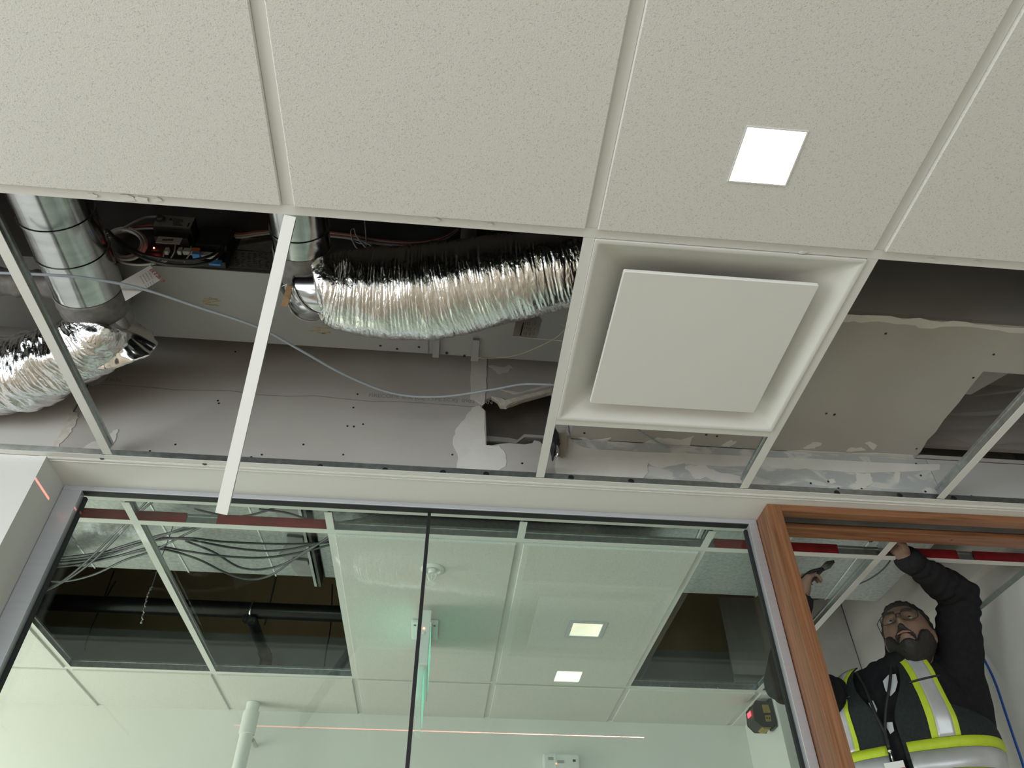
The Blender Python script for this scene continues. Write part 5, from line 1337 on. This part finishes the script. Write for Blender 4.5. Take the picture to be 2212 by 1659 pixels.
for s in (-1, 1):
    zs = [.748 + (1.0 - .748) * i / 24 for i in range(25)]
    cen = lambda z, s=s: s * (.60 + .05 * smoothstep(.9, 1.0, z))
    k_ = lambda z: .21 / (ring_at(z)[0] + .03)
    strip('lime_trim', 'lime', lambda z: cen(z) - .225 * k_(z), lambda z: cen(z) - .125 * k_(z), zs)
    strip('reflective_tape', 'silver', lambda z: cen(z) - .125 * k_(z), lambda z: cen(z) + .125 * k_(z), zs)
    strip('lime_trim', 'lime', lambda z: cen(z) + .125 * k_(z), lambda z: cen(z) + .205 * k_(z), zs)
    zt_ = .915; band = [torso_pt(cen(zt_) + s * 0 + (t - .5) * .5, zt_ + .004 * (t - .5), vest_off(cen(zt_), zt_) + .006) for t in [i / 8 for i in range(9)]]
    MB().tube(band, .0035, 6).build('elastic_tie', M['black'], vest, smooth='all')
    a0, a1 = (.09, 2.9) if s > 0 else (-2.9, -.09)
    def hband(z0, z1, name, m):
        b_ = MB(); n = 60
        for z in (z0, (z0 + z1) / 2, z1):
            for k in range(n + 1): ph = a0 + (a1 - a0) * k / n; b_.v.append(torso_pt(ph, z, vest_off(ph, z) + .0035))
        for i in range(2):
            for k in range(n): b_.f.append((i * (n + 1) + k, i * (n + 1) + k + 1, (i + 1) * (n + 1) + k + 1, (i + 1) * (n + 1) + k)); b_.m.append(0)
        o_ = b_.build(name, M[m], vest, smooth='all', fixn=False); q = o_.modifiers.new('thickness', 'SOLIDIFY'); q.thickness = .001; q.offset = 0
    hband(.717, .747, 'lime_trim', 'lime'); hband(.657, .716, 'reflective_tape', 'silver'); hband(.625, .656, 'lime_trim', 'lime')
# shirt print showing in the opening, lanyard and badge
M['white_print'] = mat('white_print', (.62, .64, .66), .7)
def chest(x, z, o_=.022):                                   # lateral metres, height
    a, b = ring_at(z); return torso_pt(math.asin(max(-1, min(1, x / (a + .03)))), z, o_)
for pts in ([(.012, .940), (.030, .952), (.052, .948), (.050, .925), (.036, .902), (.020, .890), (.012, .910)], [(-.034, .885), (-.020, .890), (-.016, .860), (-.026, .835)], [(-.010, .815), (.006, .812), (.004, .785), (-.004, .778)]):
    m = MB(); c_ = Vector((sum(p[0] for p in pts) / len(pts), sum(p[1] for p in pts) / len(pts), 0)); n = len(pts)
    m.v.append(chest(c_.x, c_.y, .030)); m.v += [chest(x, z, .030) for x, z in pts]
    for k in range(n): m.f.append((0, 1 + k, 1 + (k + 1) % n)); m.m.append(0)
    o_ = m.build('shirt_print', M['white_print'], person, fixn=False); q = o_.modifiers.new('thickness', 'SOLIDIFY'); q.thickness = .001; q.offset = 1
for sgn in (-1, 1):
    MB().tube(catmull([chest(sgn * .05, .985, .03), chest(sgn * .03, .93, .036), chest(sgn * .012 - .01, .85, .038), chest(-.012, .78, .040), chest(-.012, .735, .046)], 5), .005, 6).build('lanyard', M['black'], person, smooth='all')
pb_ = chest(-.012, .725, .052)
MB().ball(pb_, .006, n=10, m=8).tube([pb_, pb_ - Vector((0, 0, .03))], .0025, 6).build('clip', M['galv_bright'], person, smooth='all')
bd = MB().obox(pb_ - Vector((0, 0, .062)), tl, tf, (0, 0, 1), .058, .003, .060).build('badge', M['white_plastic'], person)
MB().obox(pb_ - Vector((0, 0, .055)) + tf * .0022, tl, tf, (0, 0, 1), .056, .001, .006).build('badge_stripe', mat('badge_red', (.5, .02, .05), .4), bd)
# trousers and boots
Tr = Blob()
for s, fx in ((-1, 1.535), (1, 1.675)):
    hip = TC + tl * (s * .09) + Vector((0, 0, HPz)); knee = Vector((fx, 2.43, -.09)); ank = Vector((fx, 2.50, FZ + .085))
    Tr.cap(hip, knee, .102, .074); Tr.cap(knee, ank, .070, .058)
    bt = Blob(); bt.cap(ank + Vector((0, .03, -.040)), ank + Vector((0, -.14, -.044)), .042, .038); bt.cap(ank + Vector((0, .02, -.03)), ank + Vector((0, .02, .05)), .05, .052)
    bt.remesh('boot', .008, M['black'], person)
Tr.cap(TC + tl * -.08 + Vector((0, 0, .28)), TC + tl * .08 + Vector((0, 0, .28)), .135, .135)
Tr.remesh('trousers', .012, M['jeans'], person)

# pliers in the other hand
pl_ = thing('pliers', (1.30, 2.25, 1.23), 'dark pliers held up beside the wooden door jamb', 'pliers')
g0 = WR_ + Vector((.035, -.03, .085))
for s in (-1, 1):
    MB().tube(catmull([g0 + Vector((-.03, s * .004, -.03 + s * .012)), g0 + Vector((.02, 0, .005 + s * .014)), g0 + Vector((.07, 0, .035))], 6), .0065, 8).build('handle', M['black'], pl_, smooth='all')
    MB().tube([g0 + Vector((.07, 0, .035)), g0 + Vector((.095, 0, .052 + s * .006)), g0 + Vector((.12, 0, .066 + s * .002))], [.009, .008, .003], 8).build('jaw', M['dark_metal'], pl_, smooth='all')

# step ladder carrying him (below the frame)
ldr = thing('step_ladder', (1.6, 2.55, -1.5), 'step ladder the worker in the hi vis vest stands on', 'ladder')
for x in (1.40, 1.80):
    MB().bar((x, 2.36, -1.5), (x, 2.60, FZ + .12), .03, .06, up=(0, 1, 0)).build('rail', M['alu'], ldr)
    MB().bar((x, 3.05, -1.5), (x, 2.66, FZ + .10), .03, .04, up=(0, 1, 0)).build('rear_rail', M['alu'], ldr)
for i in range(4):
    z = -1.5 + (FZ + 1.5) * (i + 1) / 4; y = 2.36 + .24 * (z + 1.5) / 1.1
    MB().box(1.415, 1.785, y - .10, y + .03, z - .03, z - .001).build('step', M['alu'], ldr)
bpy.context.view_layer.update()
